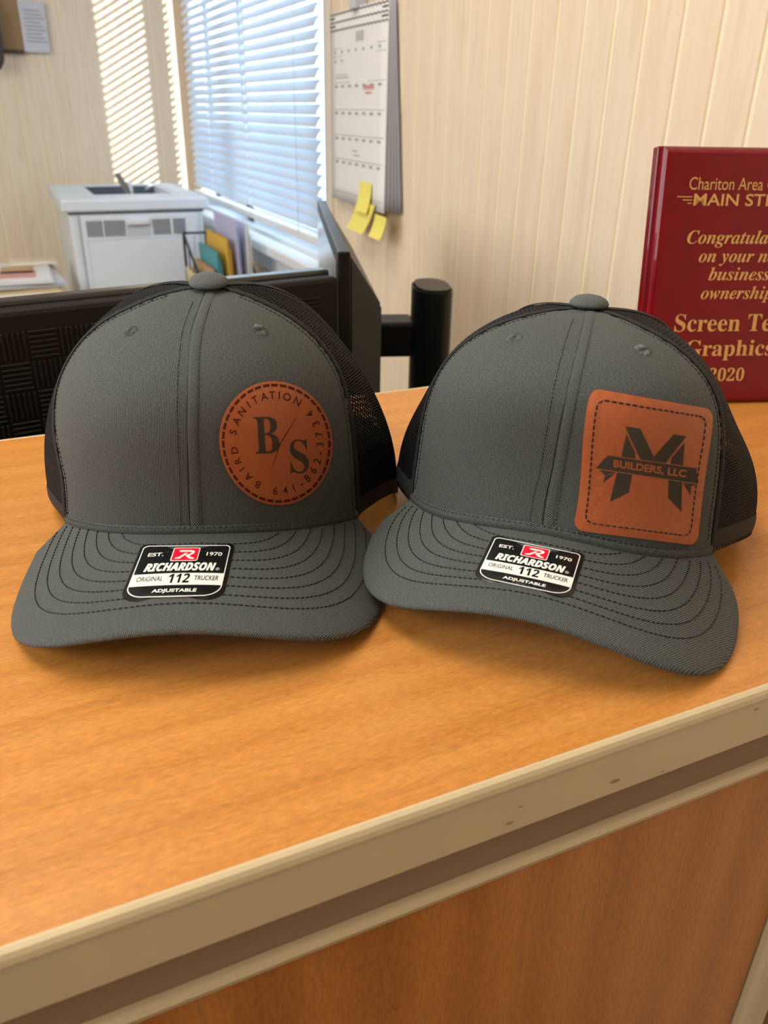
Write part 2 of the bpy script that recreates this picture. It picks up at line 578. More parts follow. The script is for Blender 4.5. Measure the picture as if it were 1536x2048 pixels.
# front edge trim with a soft rolled upper corner
pr = [(YC0 + .0032, Z0 - .0275), (YC0 + .0032, Z0 + .0002), (YC0 + .0022, Z0 + .0004), (YC0 + .0008, Z0 - .0004), (YC0 + .0000, Z0 - .0020), (YC0 - .0004, Z0 - .0040),
      (YC0 - .0001, Z0 - .0060), (YC0, Z0 - .0262), (YC0 + .001, Z0 - .0275)]
bm = bmesh.new()
A = [bm.verts.new((XC0 - ox, a - oy, b)) for a, b in pr]
B = [bm.verts.new((W - .001 - ox, a - oy, b)) for a, b in pr]
bm.faces.new(A); bm.faces.new(list(reversed(B)))
for i in range(len(pr)):
    bm.faces.new((A[i], B[i], B[(i + 1) % len(pr)], A[(i + 1) % len(pr)]))
bmesh.ops.recalc_face_normals(bm, faces=bm.faces)
bm_obj('edge_trim', bm, MT['trim'], ct)
box('edge_trim', *L((XC0, YC1, Z0 - .0275), (W - .001, YC1 + .003, Z0 + .0001)), MT['trim'], ct, bev=.0008)
box('reveal_strip', *L((XC0, YC0 + .004, Z0 - .050), (W - .001, YC1 - .02, Z0 - .027)), MT['reveal'], ct)
pr = [(YC0 + .001, Z0 - .0455), (YC0 + .012, Z0 - .0455), (YC0 + .012, Z0 - .0535), (YC0 + .0035, Z0 - .0535), (YC0 + .001, Z0 - .051), (YC0, Z0 - .048)]
prism('rail_strip', [(a - oy, b) for a, b in pr], XC0 - ox, W - .001 - ox, 0, MT['rail'], ct)
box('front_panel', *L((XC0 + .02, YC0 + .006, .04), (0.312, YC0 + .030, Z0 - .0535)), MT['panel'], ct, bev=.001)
box('panel_post', *L((0.3135, YC0 - .001, .0), (0.3345, YC0 + .030, Z0 - .0535)), MT['rail'], ct, bev=.004, smooth=False)
box('fabric_panel', *L((0.336, YC0 + .004, .04), (W - .001, YC0 + .030, Z0 - .0535)), MT['fabric'], ct, bev=.002)
box('plinth', *L((XC0 + .02, YC0 + .015, 0), (W - .001, YC0 + .03, .05)), MT['reveal'], ct)
box('rear_panel', *L((XC0 + .02, YC1 - .045, 0), (W - .001, YC1 - .02, Z0 - .027)), MT['fabric'], ct)
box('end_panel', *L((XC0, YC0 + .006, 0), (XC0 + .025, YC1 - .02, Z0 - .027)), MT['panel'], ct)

# chips and scuffs on the edge trim
scuffs = [(0.1328, -.0150, .0016), (0.1290, -.0215, .0022), (0.176, -.0200, .0030), (0.245, -.0085, .0020), (0.200, -.0245, .0012)]
scm = plain('scuff', lin(150, 130, 104), 0.8)
for sx, sz, r in scuffs:
    pts = [(sx + r * math.cos(a) * random.uniform(.5, 1) - ox, YC0 - .00015 - oy, Z0 + sz + r * .35 * math.sin(a) * random.uniform(.5, 1)) for a in [k * math.pi / 5 for k in range(10)]]
    mesh('scuff_mark', pts, [tuple(range(10))], scm, ct)

# ================================================================== DESK SIDE
dk = empty('office_desk', (0.0, 1.0, 0), label='office desk behind the counter carrying the black monitors', cat='desk')
box('desk_top', (-.95, -.36, .71), (W - .03, .36, .74), MT['desk'], dk, bev=.003)
for sx in (-.92, W - .08):
    for sy in (-.33, .30):
        box('leg', (sx, sy, 0), (sx + .04, sy + .04, .71), MT['blackg'], dk)
DZ = 0.74

# ---- monitor seen from behind, moulded with a basket-weave of ridges
mA = empty('monitor', (0.130, 0.685, DZ), (0, 0, math.radians(10)), label='black monitor seen from behind with basket-weave ridges moulded in its back', cat='monitor')
AW0, AW1 = -0.335, 0.150        # left and right ends along its own x axis
AT = Z0 + 0.0722 - DZ           # top
AB = AT - 0.30
box('rear_casing', (AW0, 0.0, AB), (AW1, .020, AT - .004), MT['black'], mA, bev=.004)
box('front_bezel', (AW0 - .004, .018, AB - .004), (AW1 + .001, .036, AT), MT['bezel'], mA, bev=.003)
box('screen', (AW0 + .012, .0355, AB + .014), (AW1 - .012, .0368, AT - .014), MT['screen'], mA)
TS = 0.0236
bm = bmesh.new()
for k in range(6):
    zc = (k + .5) * TS / 6 - TS / 2
    add_box(bm, (-TS / 2 + .0012, -.0016, zc - .00105), (TS / 2 - .0012, .0008, zc + .00105), .0005, 1)
rt_me = bpy.data.meshes.new('ridged_tile'); bm.to_mesh(rt_me); bm.free(); rt_me.materials.append(MT['black'])
nx, nz = 19, 9
for ix in range(nx):
    for iz in range(nz):
        o = link('ridged_tile', rt_me, None, mA)
        o.location = (AW1 - .020 - (ix + .5) * TS, 0, AT - .019 - (iz + .5) * TS)
        if (ix + iz) % 2: o.rotation_euler = (0, math.pi / 2, 0)
box('stand_neck', (-.12, .002, .01), (-.06, -.02, AB + .08), MT['blackg'], mA)
box('stand_base', (-.19, -.04, 0), (.01, .14, .012), MT['blackg'], mA, bev=.004)

# ---- second monitor seen edge-on, its arm and column
aB = -math.atan2(.148, .46)     # long axis turned from +y towards +x
mB = empty('monitor', (0.2785, 0.712, DZ), (0, 0, aB), label='black monitor seen edge-on beside the wall with its rear bulge to the right', cat='monitor')
BT = Z0 + .0905 - DZ
BB = BT - .29
box('front_bezel', (-.0015, 0, BB), (.0105, .485, BT), MT['blackg'], mB, bev=.0015)
box('screen', (-.0022, .012, BB + .014), (-.0012, .473, BT - .012), MT['screen'], mB)
# rear shell with a sloping top
bm = bmesh.new()
sh = [(.0105, .006, BT - .004), (.0105, .479, BT - .004), (.046, .05, BT - .060), (.046, .43, BT - .060)]
lowz = BB + .004
a0 = bm.verts.new(sh[0]); a1 = bm.verts.new(sh[1]); b0 = bm.verts.new(sh[2]); b1 = bm.verts.new(sh[3])
c0 = bm.verts.new((.046, .05, lowz + .04)); c1 = bm.verts.new((.046, .43, lowz + .04)); d0 = bm.verts.new((.0105, .006, lowz)); d1 = bm.verts.new((.0105, .479, lowz))
for q in ((a0, b0, b1, a1), (b0, c0, c1, b1), (c0, d0, d1, c1), (a0, d0, c0, b0), (a1, b1, c1, d1), (a0, a1, d1, d0)):
    bm.faces.new(q)
bmesh.ops.recalc_face_normals(bm, faces=bm.faces)
bmesh.ops.bevel(bm, geom=list(bm.edges), offset=.003, segments=2, affect='EDGES')
bm_obj('rear_casing', bm, MT['blackg'], mB)
ymid = .205
box('stand_arm', (.044, ymid - .028, BT - .150), (.102, ymid + .022, BT - .108), MT['blackg'], mB, bev=.004)
pts = []
for k in range(72):
    a = 2 * math.pi * k / 72
    pts.append((.122 + .023 * math.copysign(abs(math.cos(a)) ** .8, math.cos(a)), ymid - .012 + .042 * math.copysign(abs(math.sin(a)) ** .8, math.sin(a))))
prism('stand_column', pts, .010, BT - .066, 2, MT['blackg'], mB, bev=.003)
box('stand_base', (.02, ymid - .12, 0), (.165, ymid + .12, .012), MT['blackg'], mB, bev=.004)

# ---- low cabinet on the far wall carrying printer, files and papers
CT = Z0 - 0.42
cb = empty('low_cabinet', (0.0, 2.62, 0), label='long low cream cabinet against the far wall under the printer', cat='cabinet')
box('cabinet_body', (-.85, -.32, .05), (W - .03, .33, CT - .025), MT['oak'], cb, bev=.002)
box('cabinet_top', (-.87, -.68, CT - .025), (W - .022, .345, CT), MT['oak'], cb, bev=.003)
for k in range(3):
    d = box('door', (-.84 + k * .48, -.338, .07), (-.84 + k * .48 + .46, -.320, CT - .035), MT['oak'], cb, bev=.002)
    tube('handle', [(-.84 + k * .48 + .40, -.350, CT - .25), (-.84 + k * .48 + .40, -.350, CT - .13)], .004, MT['rail'], d)
for sx in (-.84, W - .08):
    box('leg', (sx, -.66, 0), (sx + .04, -.62, CT - .025), MT['oak'], cb)

# ---- printer
pn = empty('printer', (0.335, 2.56, CT), label='white boxy office laser printer with slotted front vents', cat='printer')
px0, px1, py0, py1, pt = -.178, .178, -.235, .25, .413
bm = bmesh.new()
add_box(bm, (px0 + .004, py0 + .004, 0), (px1 - .004, py1, pt - .03), .006, 2)
bm_obj('body', bm, MT['white'], pn)
# top cover: frame around the sunken output tray
bm = bmesh.new()
tx0, tx1, ty0, ty1 = -.090, .120, -.10, .20
z0_, z1_ = pt - .030, pt
add_box(bm, (px0 - .012, py0 - .006, z0_), (px1 + .012, ty0, z1_), .004, 1)
add_box(bm, (px0 - .012, ty1, z0_), (px1 + .012, py1 + .004, z1_), .004, 1)
add_box(bm, (px0 - .012, ty0, z0_), (tx0, ty1, z1_), .002, 1)
add_box(bm, (tx1, ty0, z0_), (px1 + .012, ty1, z1_), .002, 1)
bm_obj('top_cover', bm, MT['white'], pn)
box('output_tray', (tx0, ty0, z0_ - .012), (tx1, ty1, z0_ - .004), MT['pdark'], pn)
box('tray_dark_sheet', (tx0 + .0005, ty1 - .003, z0_ - .004), (tx1 - .0005, ty1 - .0005, z1_ - .003), MT['pdark'], pn)  # dark sheet added over the white back wall to darken the recess
boxes('tray_rib', [((tx0 + .01, ty0 + .02 + k * .03, z0_ - .004), (.02, ty0 + .026 + k * .03, z0_ + .004)) for k in range(4)], MT['white2'], pn)
fl = prism('paper_stop', [(ty0 + .03, pt - .028), (ty1 - .03, pt + .030), (ty1 - .025, pt + .036), (ty0 + .02, pt - .020)], .004, .020, 0, MT['pdark'], pn)
box('paper_stop_rib', (.021, .02, pt - .028), (.030, .13, pt + .016), MT['white'], pn)
fp = box('front_panel', (px0 + .030, py0 - .004, .10), (px1 - .020, py0 + .006, pt - .040), MT['white'], pn, bev=.003)
box('side_seam', (px0 + .022, py0 - .001, .01), (px0 + .026, py0 + .006, pt - .036), MT['white2'], pn)
box('cover_seam', (px0 + .002, py0 + .001, pt - .036), (px1 - .002, py0 + .006, pt - .031), MT['pdark'], pn)
dr = box('access_door', (px0 + .042, py0 - .0075, .12), (px1 - .036, py0 - .003, pt - .104), MT['white'], pn, bev=.002)
boxes('door_seam', [((px0 + .040, py0 - .0052, .12), (px0 + .042, py0 - .0035, pt - .100)), ((px1 - .036, py0 - .0052, .12), (px1 - .034, py0 - .0035, pt - .100)),
                    ((px0 + .040, py0 - .0052, pt - .1025), (px1 - .034, py0 - .0035, pt - .1005))], MT['white2'], pn)
bm = bmesh.new()
add_box(bm, (0, -.0008, 0), (.0034, .001, .040))
slot_me = bpy.data.meshes.new('vent_slot'); bm.to_mesh(slot_me); bm.free(); slot_me.materials.append(MT['pdark'])
for x0_, n_ in ((-.134, 6), (-.090, 8), (.036, 7), (.090, 5)):
    for k in range(n_):
        o = link('vent_slot', slot_me, None, pn); o.location = (x0_ + k * .0068, py0 - .0046, pt - .092)
hd = box('handle_grip', (-.032, py0 - .0165, pt - .064), (.026, py0 - .004, pt - .050), MT['white'], pn, bev=.003)
box('handle_recess', (-.034, py0 - .0052, pt - .094), (.028, py0 - .0035, pt - .066), MT['white2'], pn)
box('paper_tray', (px0 + .03, py0 - .004, .015), (px1 - .02, py0 + .006, .090), MT['white2'], pn, bev=.003)

# ---- desktop file sorter with folders, right of the printer
fs = empty('file_sorter', (0.512, 2.10, CT), label='black wire file sorter standing beside the printer below the window', cat='file sorter')
def sorter_side(x):
    bm = bmesh.new()
    tube_pts(bm, [(x, -.13, .004), (x, -.13, .20), (x, .12, .335), (x, .12, .004), (x, -.13, .004)], .0035, 6)
    for k in range(1, 5):
        yk = -.13 + k * .05
        tube_pts(bm, [(x, yk, .004), (x, yk, .20 + (yk + .13) * .54)], .0018, 5)
    return bm
bm_obj('side_frame', sorter_side(-.082), MT['wire'], fs, True)
bm_obj('side_frame', sorter_side(.062), MT['wire'], fs, True)
box('base_plate', (-.082, -.13, 0), (.062, .12, .005), MT['wire'], fs)
tube('cross_bar', [(-.082, -.13, .20), (.062, -.13, .20)], .003, MT['wire'], fs)
tube('cross_bar', [(-.082, .12, .335), (.062, .12, .335)], .003, MT['wire'], fs)
folders = [('manila', -.070, .020, .25, .19, -8, 'manila folders leaning at the left side of the wire sorter', 'folder'),
           ('kraft', -.047, .012, .27, .20, -6, 'tan card folder behind the manila ones in the wire sorter', 'folder'),
           ('teal', -.032, .010, .31, .20, -6, 'teal folder standing in the wire sorter', 'folder'),
           ('amber', -.012, .010, .34, .21, -4, 'amber yellow folder right of the teal one in the wire sorter', 'folder'),
           ('lilac', .010, .006, .385, .22, -3, 'tall pale lilac paper sheaf bending in the wire sorter', 'papers'),
           ('paper', .026, .010, .375, .22, 0, 'white papers at the right end of the wire sorter', 'papers')]
for mt, dx, th, hh, dl, ang, lab, ct_ in folders:
    o = empty('file_folder' if ct_ == 'folder' else 'paper_sheaf', (.512 + dx, 2.10, CT + .005), (0, math.radians(ang) * .55, 0), label=lab, cat=ct_)
    n = 5 if th > .007 else 3
    for k in range(n):
        t = k / n
        b_ = box('sheet', (t * th, -dl / 2 + .01 * (k % 2), .003 * t), ((k + .8) / n * th, dl / 2, hh - .012 * ((k * 2) % 3)), MT[mt], o)

# ---- storage box and newspapers left of the printer
sb = empty('storage_box', (-.10, 2.36, CT), label='cream cardboard storage box under the newspapers beside the printer', cat='box')
box('box_body', (-.24, -.15, 0), (.205, .18, .195), MT['cream'], sb, bev=.003)
box('box_lid', (-.25, -.16, .17), (.215, .19, .205), MT['paper'], sb, bev=.003)
zz = CT + .205
for k, (x0_, x1_, y0_, y1_, th, mt, lab) in enumerate([
        (-.34, .110, 2.22, 2.50, .014, 'manila', 'buff folder lying at the bottom of the newspaper stack'),
        (-.33, .122, 2.21, 2.49, .010, 'papershade', 'grey newspaper near the bottom of the stack on the box'),
        (-.36, .100, 2.22, 2.50, .010, 'paper', 'folded newspaper with colour pictures on top of the stack on the box')]):
    o = empty('newspaper', ((x0_ + x1_) / 2, (y0_ + y1_) / 2, zz), (0, 0, math.radians((0, 3, -2)[k])), label=lab, cat='newspaper')
    hx, hy = (x1_ - x0_) / 2, (y1_ - y0_) / 2
    for j in range(3):
        box('page', (-hx + .004 * j, -hy + .003 * j, j * th / 3), (hx - .003 * j, hy, (j + .85) * th / 3), MT[mt], o, bev=.0008)
    if k == 2:
        tz = th
        for (a, b, c, d, mm) in ((-.06, -.125, .02, -.09, 'amber'), (.10, -.10, .19, .0, 'inkr'), (.105, -.03, .185, .08, 'kraft'), (-.04, .0, .08, .1, 'ink'), (-.16, -.1, -.09, .05, 'inkr')):
            box('printed_picture', (a, b, tz - .0005), (c, d, tz + .0003), MT[mm], o)
    zz += th
o = empty('booklet', (.06, 2.47, zz), (0, 0, .03), label='small cream booklet lying at the back of the newspaper stack', cat='booklet')
box('cover', (-.06, -.04, 0), (.06, .03, .010), MT['cream'], o, bev=.001)
box('page', (-.059, -.041, .002), (.059, .028, .008), MT['paper'], o)

# ---- things pinned on the far wall, upper left
o = empty('cork_board', (.0, YF - .006, Z0 + .42), label='edge of a brown cork board hanging on the far wall', cat='notice board')
box('board', (-.30, -.006, -.065), (.155, .006, .40), MT['cork'], o, bev=.002)
box('frame', (-.305, -.009, -.072), (.150, .005, -.062), MT['brown'], o)
o = empty('notice_sheet', (.188, YF - .014, Z0 + .42), (math.radians(0), math.radians(0), 0), label='white printed notice sheet pinned at the right edge of the cork board', cat='paper')
box('sheet', (-.036, -.001, -.066), (.036, .001, .066), MT['papershade'], o)
for k in range(9):
    box('text_line', (-.026 + .004 * (k % 2), -.0014, .040 - k * .010), (.020 + .006 * (k % 3), -.0008, .043 - k * .010), MT['ink'], o)
o = empty('hanging_bag', (.062, YF - .05, Z0 + .31), label='rounded dark handle hanging at the left edge on the far wall', cat='hook')
bm = bmesh.new()
tube_pts(bm, [(0, 0, 0), (.012, 0, .02), (.016, 0, .06), (.014, 0, .14), (-.02, .02, .2)], .016, 10)
bm_obj('handle_strap', bm, MT['brown'], o, True)

# ================================================================== CALENDAR AND NOTES
CY0, CY1, CZ0, CZ1 = 1.635, 1.366, Z0 + .050, Z0 + .370      # left (far) edge, right (near) edge
cal = empty('wall_calendar', (W - .003, CY0, CZ0), label='thick white monthly wall calendar hanging beside the window', cat='calendar')
CW, CHh = CY0 - CY1, CZ1 - CZ0
def cal_sheet(nm, off, flare, mt, w, h0=0.0, skew=0.0):
    """page hanging from the top binding; its near edge swings off the wall towards the bottom"""
    v, f = [], []
    nu, nv = 8, 12
    for j in range(nv + 1):
        t = j / nv
        for i in range(nu + 1):
            s = i / nu
            sw = flare * (s ** 1.6) * (1 - t) ** 1.0
            v.append((-(off + sw + .002 * math.sin(3 * s)), -s * w - skew * s * (1 - t), h0 + t * (CHh - h0)))
    for j in range(nv):
        for i in range(nu):
            a = j * (nu + 1) + i
            f.append((a, a + nu + 1, a + nu + 2, a + 1))
    o = mesh(nm, v, f, mt, cal, True)
    m = o.modifiers.new('thick', 'SOLIDIFY'); m.thickness = .0012; m.offset = -1
    return o
for k in range(9):
    cal_sheet('page', .001 + .0010 * k, .0022 * k, MT['papershade'] if k % 2 else MT['pagegrey'], CW - .0005 * k, 0.0006 * k, .040)
cal_sheet('top_page', .0105, .020, MT['paper'], CW - .004, 0, .036)
def on_page(s, t, lift=.0017):
    sw = .020 * (s ** 1.6) * (1 - t)
    return Vector((-(.0105 + sw + .002 * math.sin(3 * s)) - lift, -s * (CW - .004) - .036 * s * (1 - t), t * CHh))
def page_marks(nm, quads, mt):
    v, f = [], []
    for q in quads:
        b = len(v)
        v += [on_page(s, t) for s, t in q]
        f.append((b, b + 1, b + 2, b + 3))
    return mesh(nm, v, f, mt, cal)
def zig(t0, amp, n, th):
    q = []
    for k in range(n):
        s0, s1 = k / n, (k + 1) / n
        a, b = (amp, -amp) if k % 2 else (-amp, amp)
        q.append([(s0, t0 + a), (s1, t0 + b), (s1, t0 + b + th), (s0, t0 + a + th)])
    return q
hd = []
for t0, am, th in ((.905, .004, .007), (.945, .004, .007), (.985, .004, .007)):
    hd += zig(t0, am, 34, th)
hd += [[(0, t_), (1, t_), (1, t_ + .009), (0, t_ + .009)] for t_ in (.925, .965)]
page_marks('chevron_header', hd, MT['inkd'])
gl = [[(.06, t_), (.98, t_), (.98, t_ + .0022), (.06, t_ + .0022)] for t_ in (.775, .815, .640, .500, .365, .235, .05)]
page_marks('grid_line', gl, MT['ink'])
box_q = []
for k in range(4):
    box_q.append([(.50 + .035 * k, .835), (.515 + .035 * k, .835), (.515 + .035 * k, .885), (.50 + .035 * k, .885)])
page_marks('month_name', box_q, MT['ink'])
nm_q = []
for r_, t_ in enumerate((.790, .745, .615, .475, .340, .210)):
    for c_ in range(7):
        if r_ == 1 and c_ > 1: continue
        s_ = .08 + c_ * .130
        nm_q.append([(s_ + .01, t_), (s_ + .035, t_), (s_ + .035, t_ + .014), (s_ + .01, t_ + .014)])
        if r_ > 1:
            nm_q.append([(s_ + .045, t_), (s_ + .06, t_), (s_ + .06, t_ + .014), (s_ + .045, t_ + .014)])
page_marks('date_numeral', nm_q, MT['ink'])['kind'] = 'stuff'
page_marks('red_note', [[(.62, .60), (.80, .60), (.80, .622), (.62, .622)], [(.66, .578), (.76, .578), (.76, .590), (.66, .590)]], MT['inkr'])['kind'] = 'stuff'
page_marks('handwriting', [[(.42, .285), (.52, .285), (.52, .290), (.42, .290)], [(.45, .262), (.56, .262), (.56, .268), (.45, .268)], [(.1, .665), (.36, .665), (.36, .669), (.1, .669)], [(.1, .68), (.34, .68), (.34, .683), (.1, .683)]], MT['ink'])['kind'] = 'stuff'
box('hanger_clip', (-.024, -CW / 2 - .012, CHh - .004), (.001, -CW / 2 + .012, CHh + .012), MT['white2'], cal, bev=.002)

def note(name, lab, s0, s1, t0, t1, lift, ds, mt='yellow'):
    o = empty(name, (W - .003, CY0, CZ0), label=lab, cat='sticky note')
    v, f = [], []
    for j in range(5):
        t = j / 4
        for i in range(3):
            s = s0 + (s1 - s0) * i / 2 + ds * (1 - t)
            tt = t0 + (t1 - t0) * t
            p = on_page(min(max(s, 0), 1.1), max(tt, 0))
            v.append((p.x - lift - .010 * (1 - t) ** 2, p.y, tt * CHh))
    for j in range(4):
        for i in range(2):
            a = j * 3 + i
            f.append((a, a + 1, a + 4, a + 3))
    q = mesh('paper', v, f, MT[mt], o)
    m = q.modifiers.new('t', 'SOLIDIFY'); m.thickness = .0006
    return o
note('sticky_note', 'narrow yellow sticky note stuck on the lower part of the calendar', .58, .80, -.02, .135, .002, 0)
note('sticky_note', 'largest yellow sticky note hanging below the bottom of the calendar', .56, .88, -.135, .030, .004, -.13)
note('sticky_note', 'small yellow sticky note hanging right of the largest one under the calendar', .86, 1.06, -.135, -.015, .001, -.03)

# ================================================================== PLAQUE
pq = bpy.data.objects.new('award_plaque', None); COL.objects.link(pq)
tag(pq, 'glossy dark red lacquered award plaque with gold lettering leaning on the counter', 'plaque')
e_ = Vector((.94777, -.31896, 0)); b_ = Vector((.31896, .94777, 0)); a_ = math.radians(8)
u_ = Vector((0, 0, 1)) * math.cos(a_) + b_ * math.sin(a_)
n_ = e_.cross(u_)               # towards the viewer
m = Matrix((e_, u_, n_)).transposed().to_4x4(); m.translation = Vector((.437, .468, Z0 + .0005))
pq.matrix_world = m
PWd, PHt, PT = .142, .1893, .013
bm = bmesh.new()
add_box(bm, (-.003, 0, -PT), (PWd + .003, PHt, -.0048), .0008, 1)
add_box(bm, (0, 0, -.006), (PWd, PHt, 0), 0)
bmesh.ops.bevel(bm, geom=[e for e in bm.edges if all(abs(v.co.z) < 1e-6 for v in e.verts)], offset=.0045, segments=4, affect='EDGES', profile=.35)
bm_obj('board', bm, MT['lacquer'], pq)
box('easel_leg', (PWd / 2 - .02, .002, -.055), (PWd / 2 + .02, .004, -PT + .001), MT['brown'], pq)

# ---------------------------------------------------------------- lettering
def text_mesh(s, size=1.0, shear=0.0, bold=0.0, align='LEFT', space=1.0):
    cu = bpy.data.curves.new('tmp', 'FONT')
    cu.body = s; cu.size = size; cu.shear = shear; cu.offset = bold; cu.align_x = align
    cu.space_character = space; cu.resolution_u = 4; cu.fill_mode = 'FRONT' if cu.dimensions == '2D' else 'NONE'
    ob = bpy.data.objects.new('tmp', cu); COL.objects.link(ob)
    bpy.context.view_layer.update()
    dg = bpy.context.evaluated_depsgraph_get()
    me = bpy.data.meshes.new_from_object(ob.evaluated_get(dg))
    bpy.data.objects.remove(ob)
    v = np.array([tuple(q.co)[:2] for q in me.vertices]).reshape(-1, 2)
    f = [tuple(p.vertices) for p in me.polygons]
    bpy.data.meshes.remove(me)
    return v, f

def mathfont(s, style):
    """serif or heavy alphabets that live in the mathematical letters of the built-in font"""
    up, lo_, dg = {'serifbold': (0x1D400, 0x1D41A, 0x1D7CE), 'serifboldit': (0x1D468, 0x1D482, 0x1D7CE), 'sansbold': (0x1D5D4, 0x1D5EE, 0x1D7EC),
                   'sansboldit': (0x1D63C, 0x1D656, 0x1D7EC), 'sans': (0x1D5A0, 0x1D5BA, 0x1D7E2), 'sansit': (0x1D608, 0x1D622, 0x1D7E2)}[style]
    r = ''
    for ch in s:
        if 'A' <= ch <= 'Z': r += chr(up + ord(ch) - 65)
        elif 'a' <= ch <= 'z': r += chr(lo_ + ord(ch) - 97)
        elif '0' <= ch <= '9': r += chr(dg + ord(ch) - 48)
        else: r += ch
    return r

def fit_text(s, x, y, h, w=None, align='L', **k):
    """text scaled to cap height h (and total width w when given), baseline at y"""
    v, f = text_mesh(s, 1.0, **k)
    ref, _ = text_mesh(mathfont('H', 'serifbold') if ord(s.replace(' ', 'A')[0]) > 0x1D3FF else 'H', 1.0)
    ch = ref[:, 1].max() - ref[:, 1].min()
    sc = h / ch
    x0_, x1_ = v[:, 0].min(), v[:, 0].max()
    sx = sc if w is None else w / (x1_ - x0_)
    vx = (v[:, 0] - x0_) * sx
    tw_ = (x1_ - x0_) * sx
    vx += {'L': x, 'C': x - tw_ / 2, 'R': x - tw_}[align]
    return np.stack([vx, v[:, 1] * sc + y], 1), f

def join(parts):
    V, F, b = [], [], 0
    for v, f in parts:
        V.append(v); F += [tuple(i + b for i in q) for q in f]; b += len(v)
    return np.vstack(V), F

g = lambda v: np.c_[v, np.full(len(v), .0003)]
cx_ = .0705
lines = [('area_name', [fit_text('Chariton Area Chamber', .0218, .1598, .0085, .097)]),
         ('winged_logo_text', [fit_text('MAIN STREET', .0265, .1490, .0080, .088, bold=.012)] +
          [(np.array([(a, b), (c, b), (c, b + .0007), (a, b + .0007)]), [(0, 1, 2, 3)]) for a, b, c in ((.0135, .1545, .0252), (.0180, .1523, .0252), (.0220, .1501, .0252))]),
         ('message_text', [fit_text(mathfont('Congratulations', 'serifboldit'), .0250, .1222, .0092, .092),
                           fit_text(mathfont('on your new', 'serifboldit'), .0360, .1089, .0092, .069),
                           fit_text(mathfont('business', 'serifboldit'), .0455, .0957, .0092, .049),
                           fit_text(mathfont('ownership', 'serifboldit'), .0412, .0818, .0092, .058)]),
         ('recipient_text', [fit_text(mathfont('Screen Tech', 'serifbold'), .0230, .0574, .0128, .098),
                             fit_text(mathfont('Graphics', 'serifbold'), .0345, .0384, .0120, .072)]),
         ('year_text', [fit_text(mathfont('2020', 'serifbold'), .0560, .0184, .0098, .0295)])]
for nm, prt in lines:
    v, f = join(prt)
    mesh(nm, g(v), f, MT['gold'], pq)

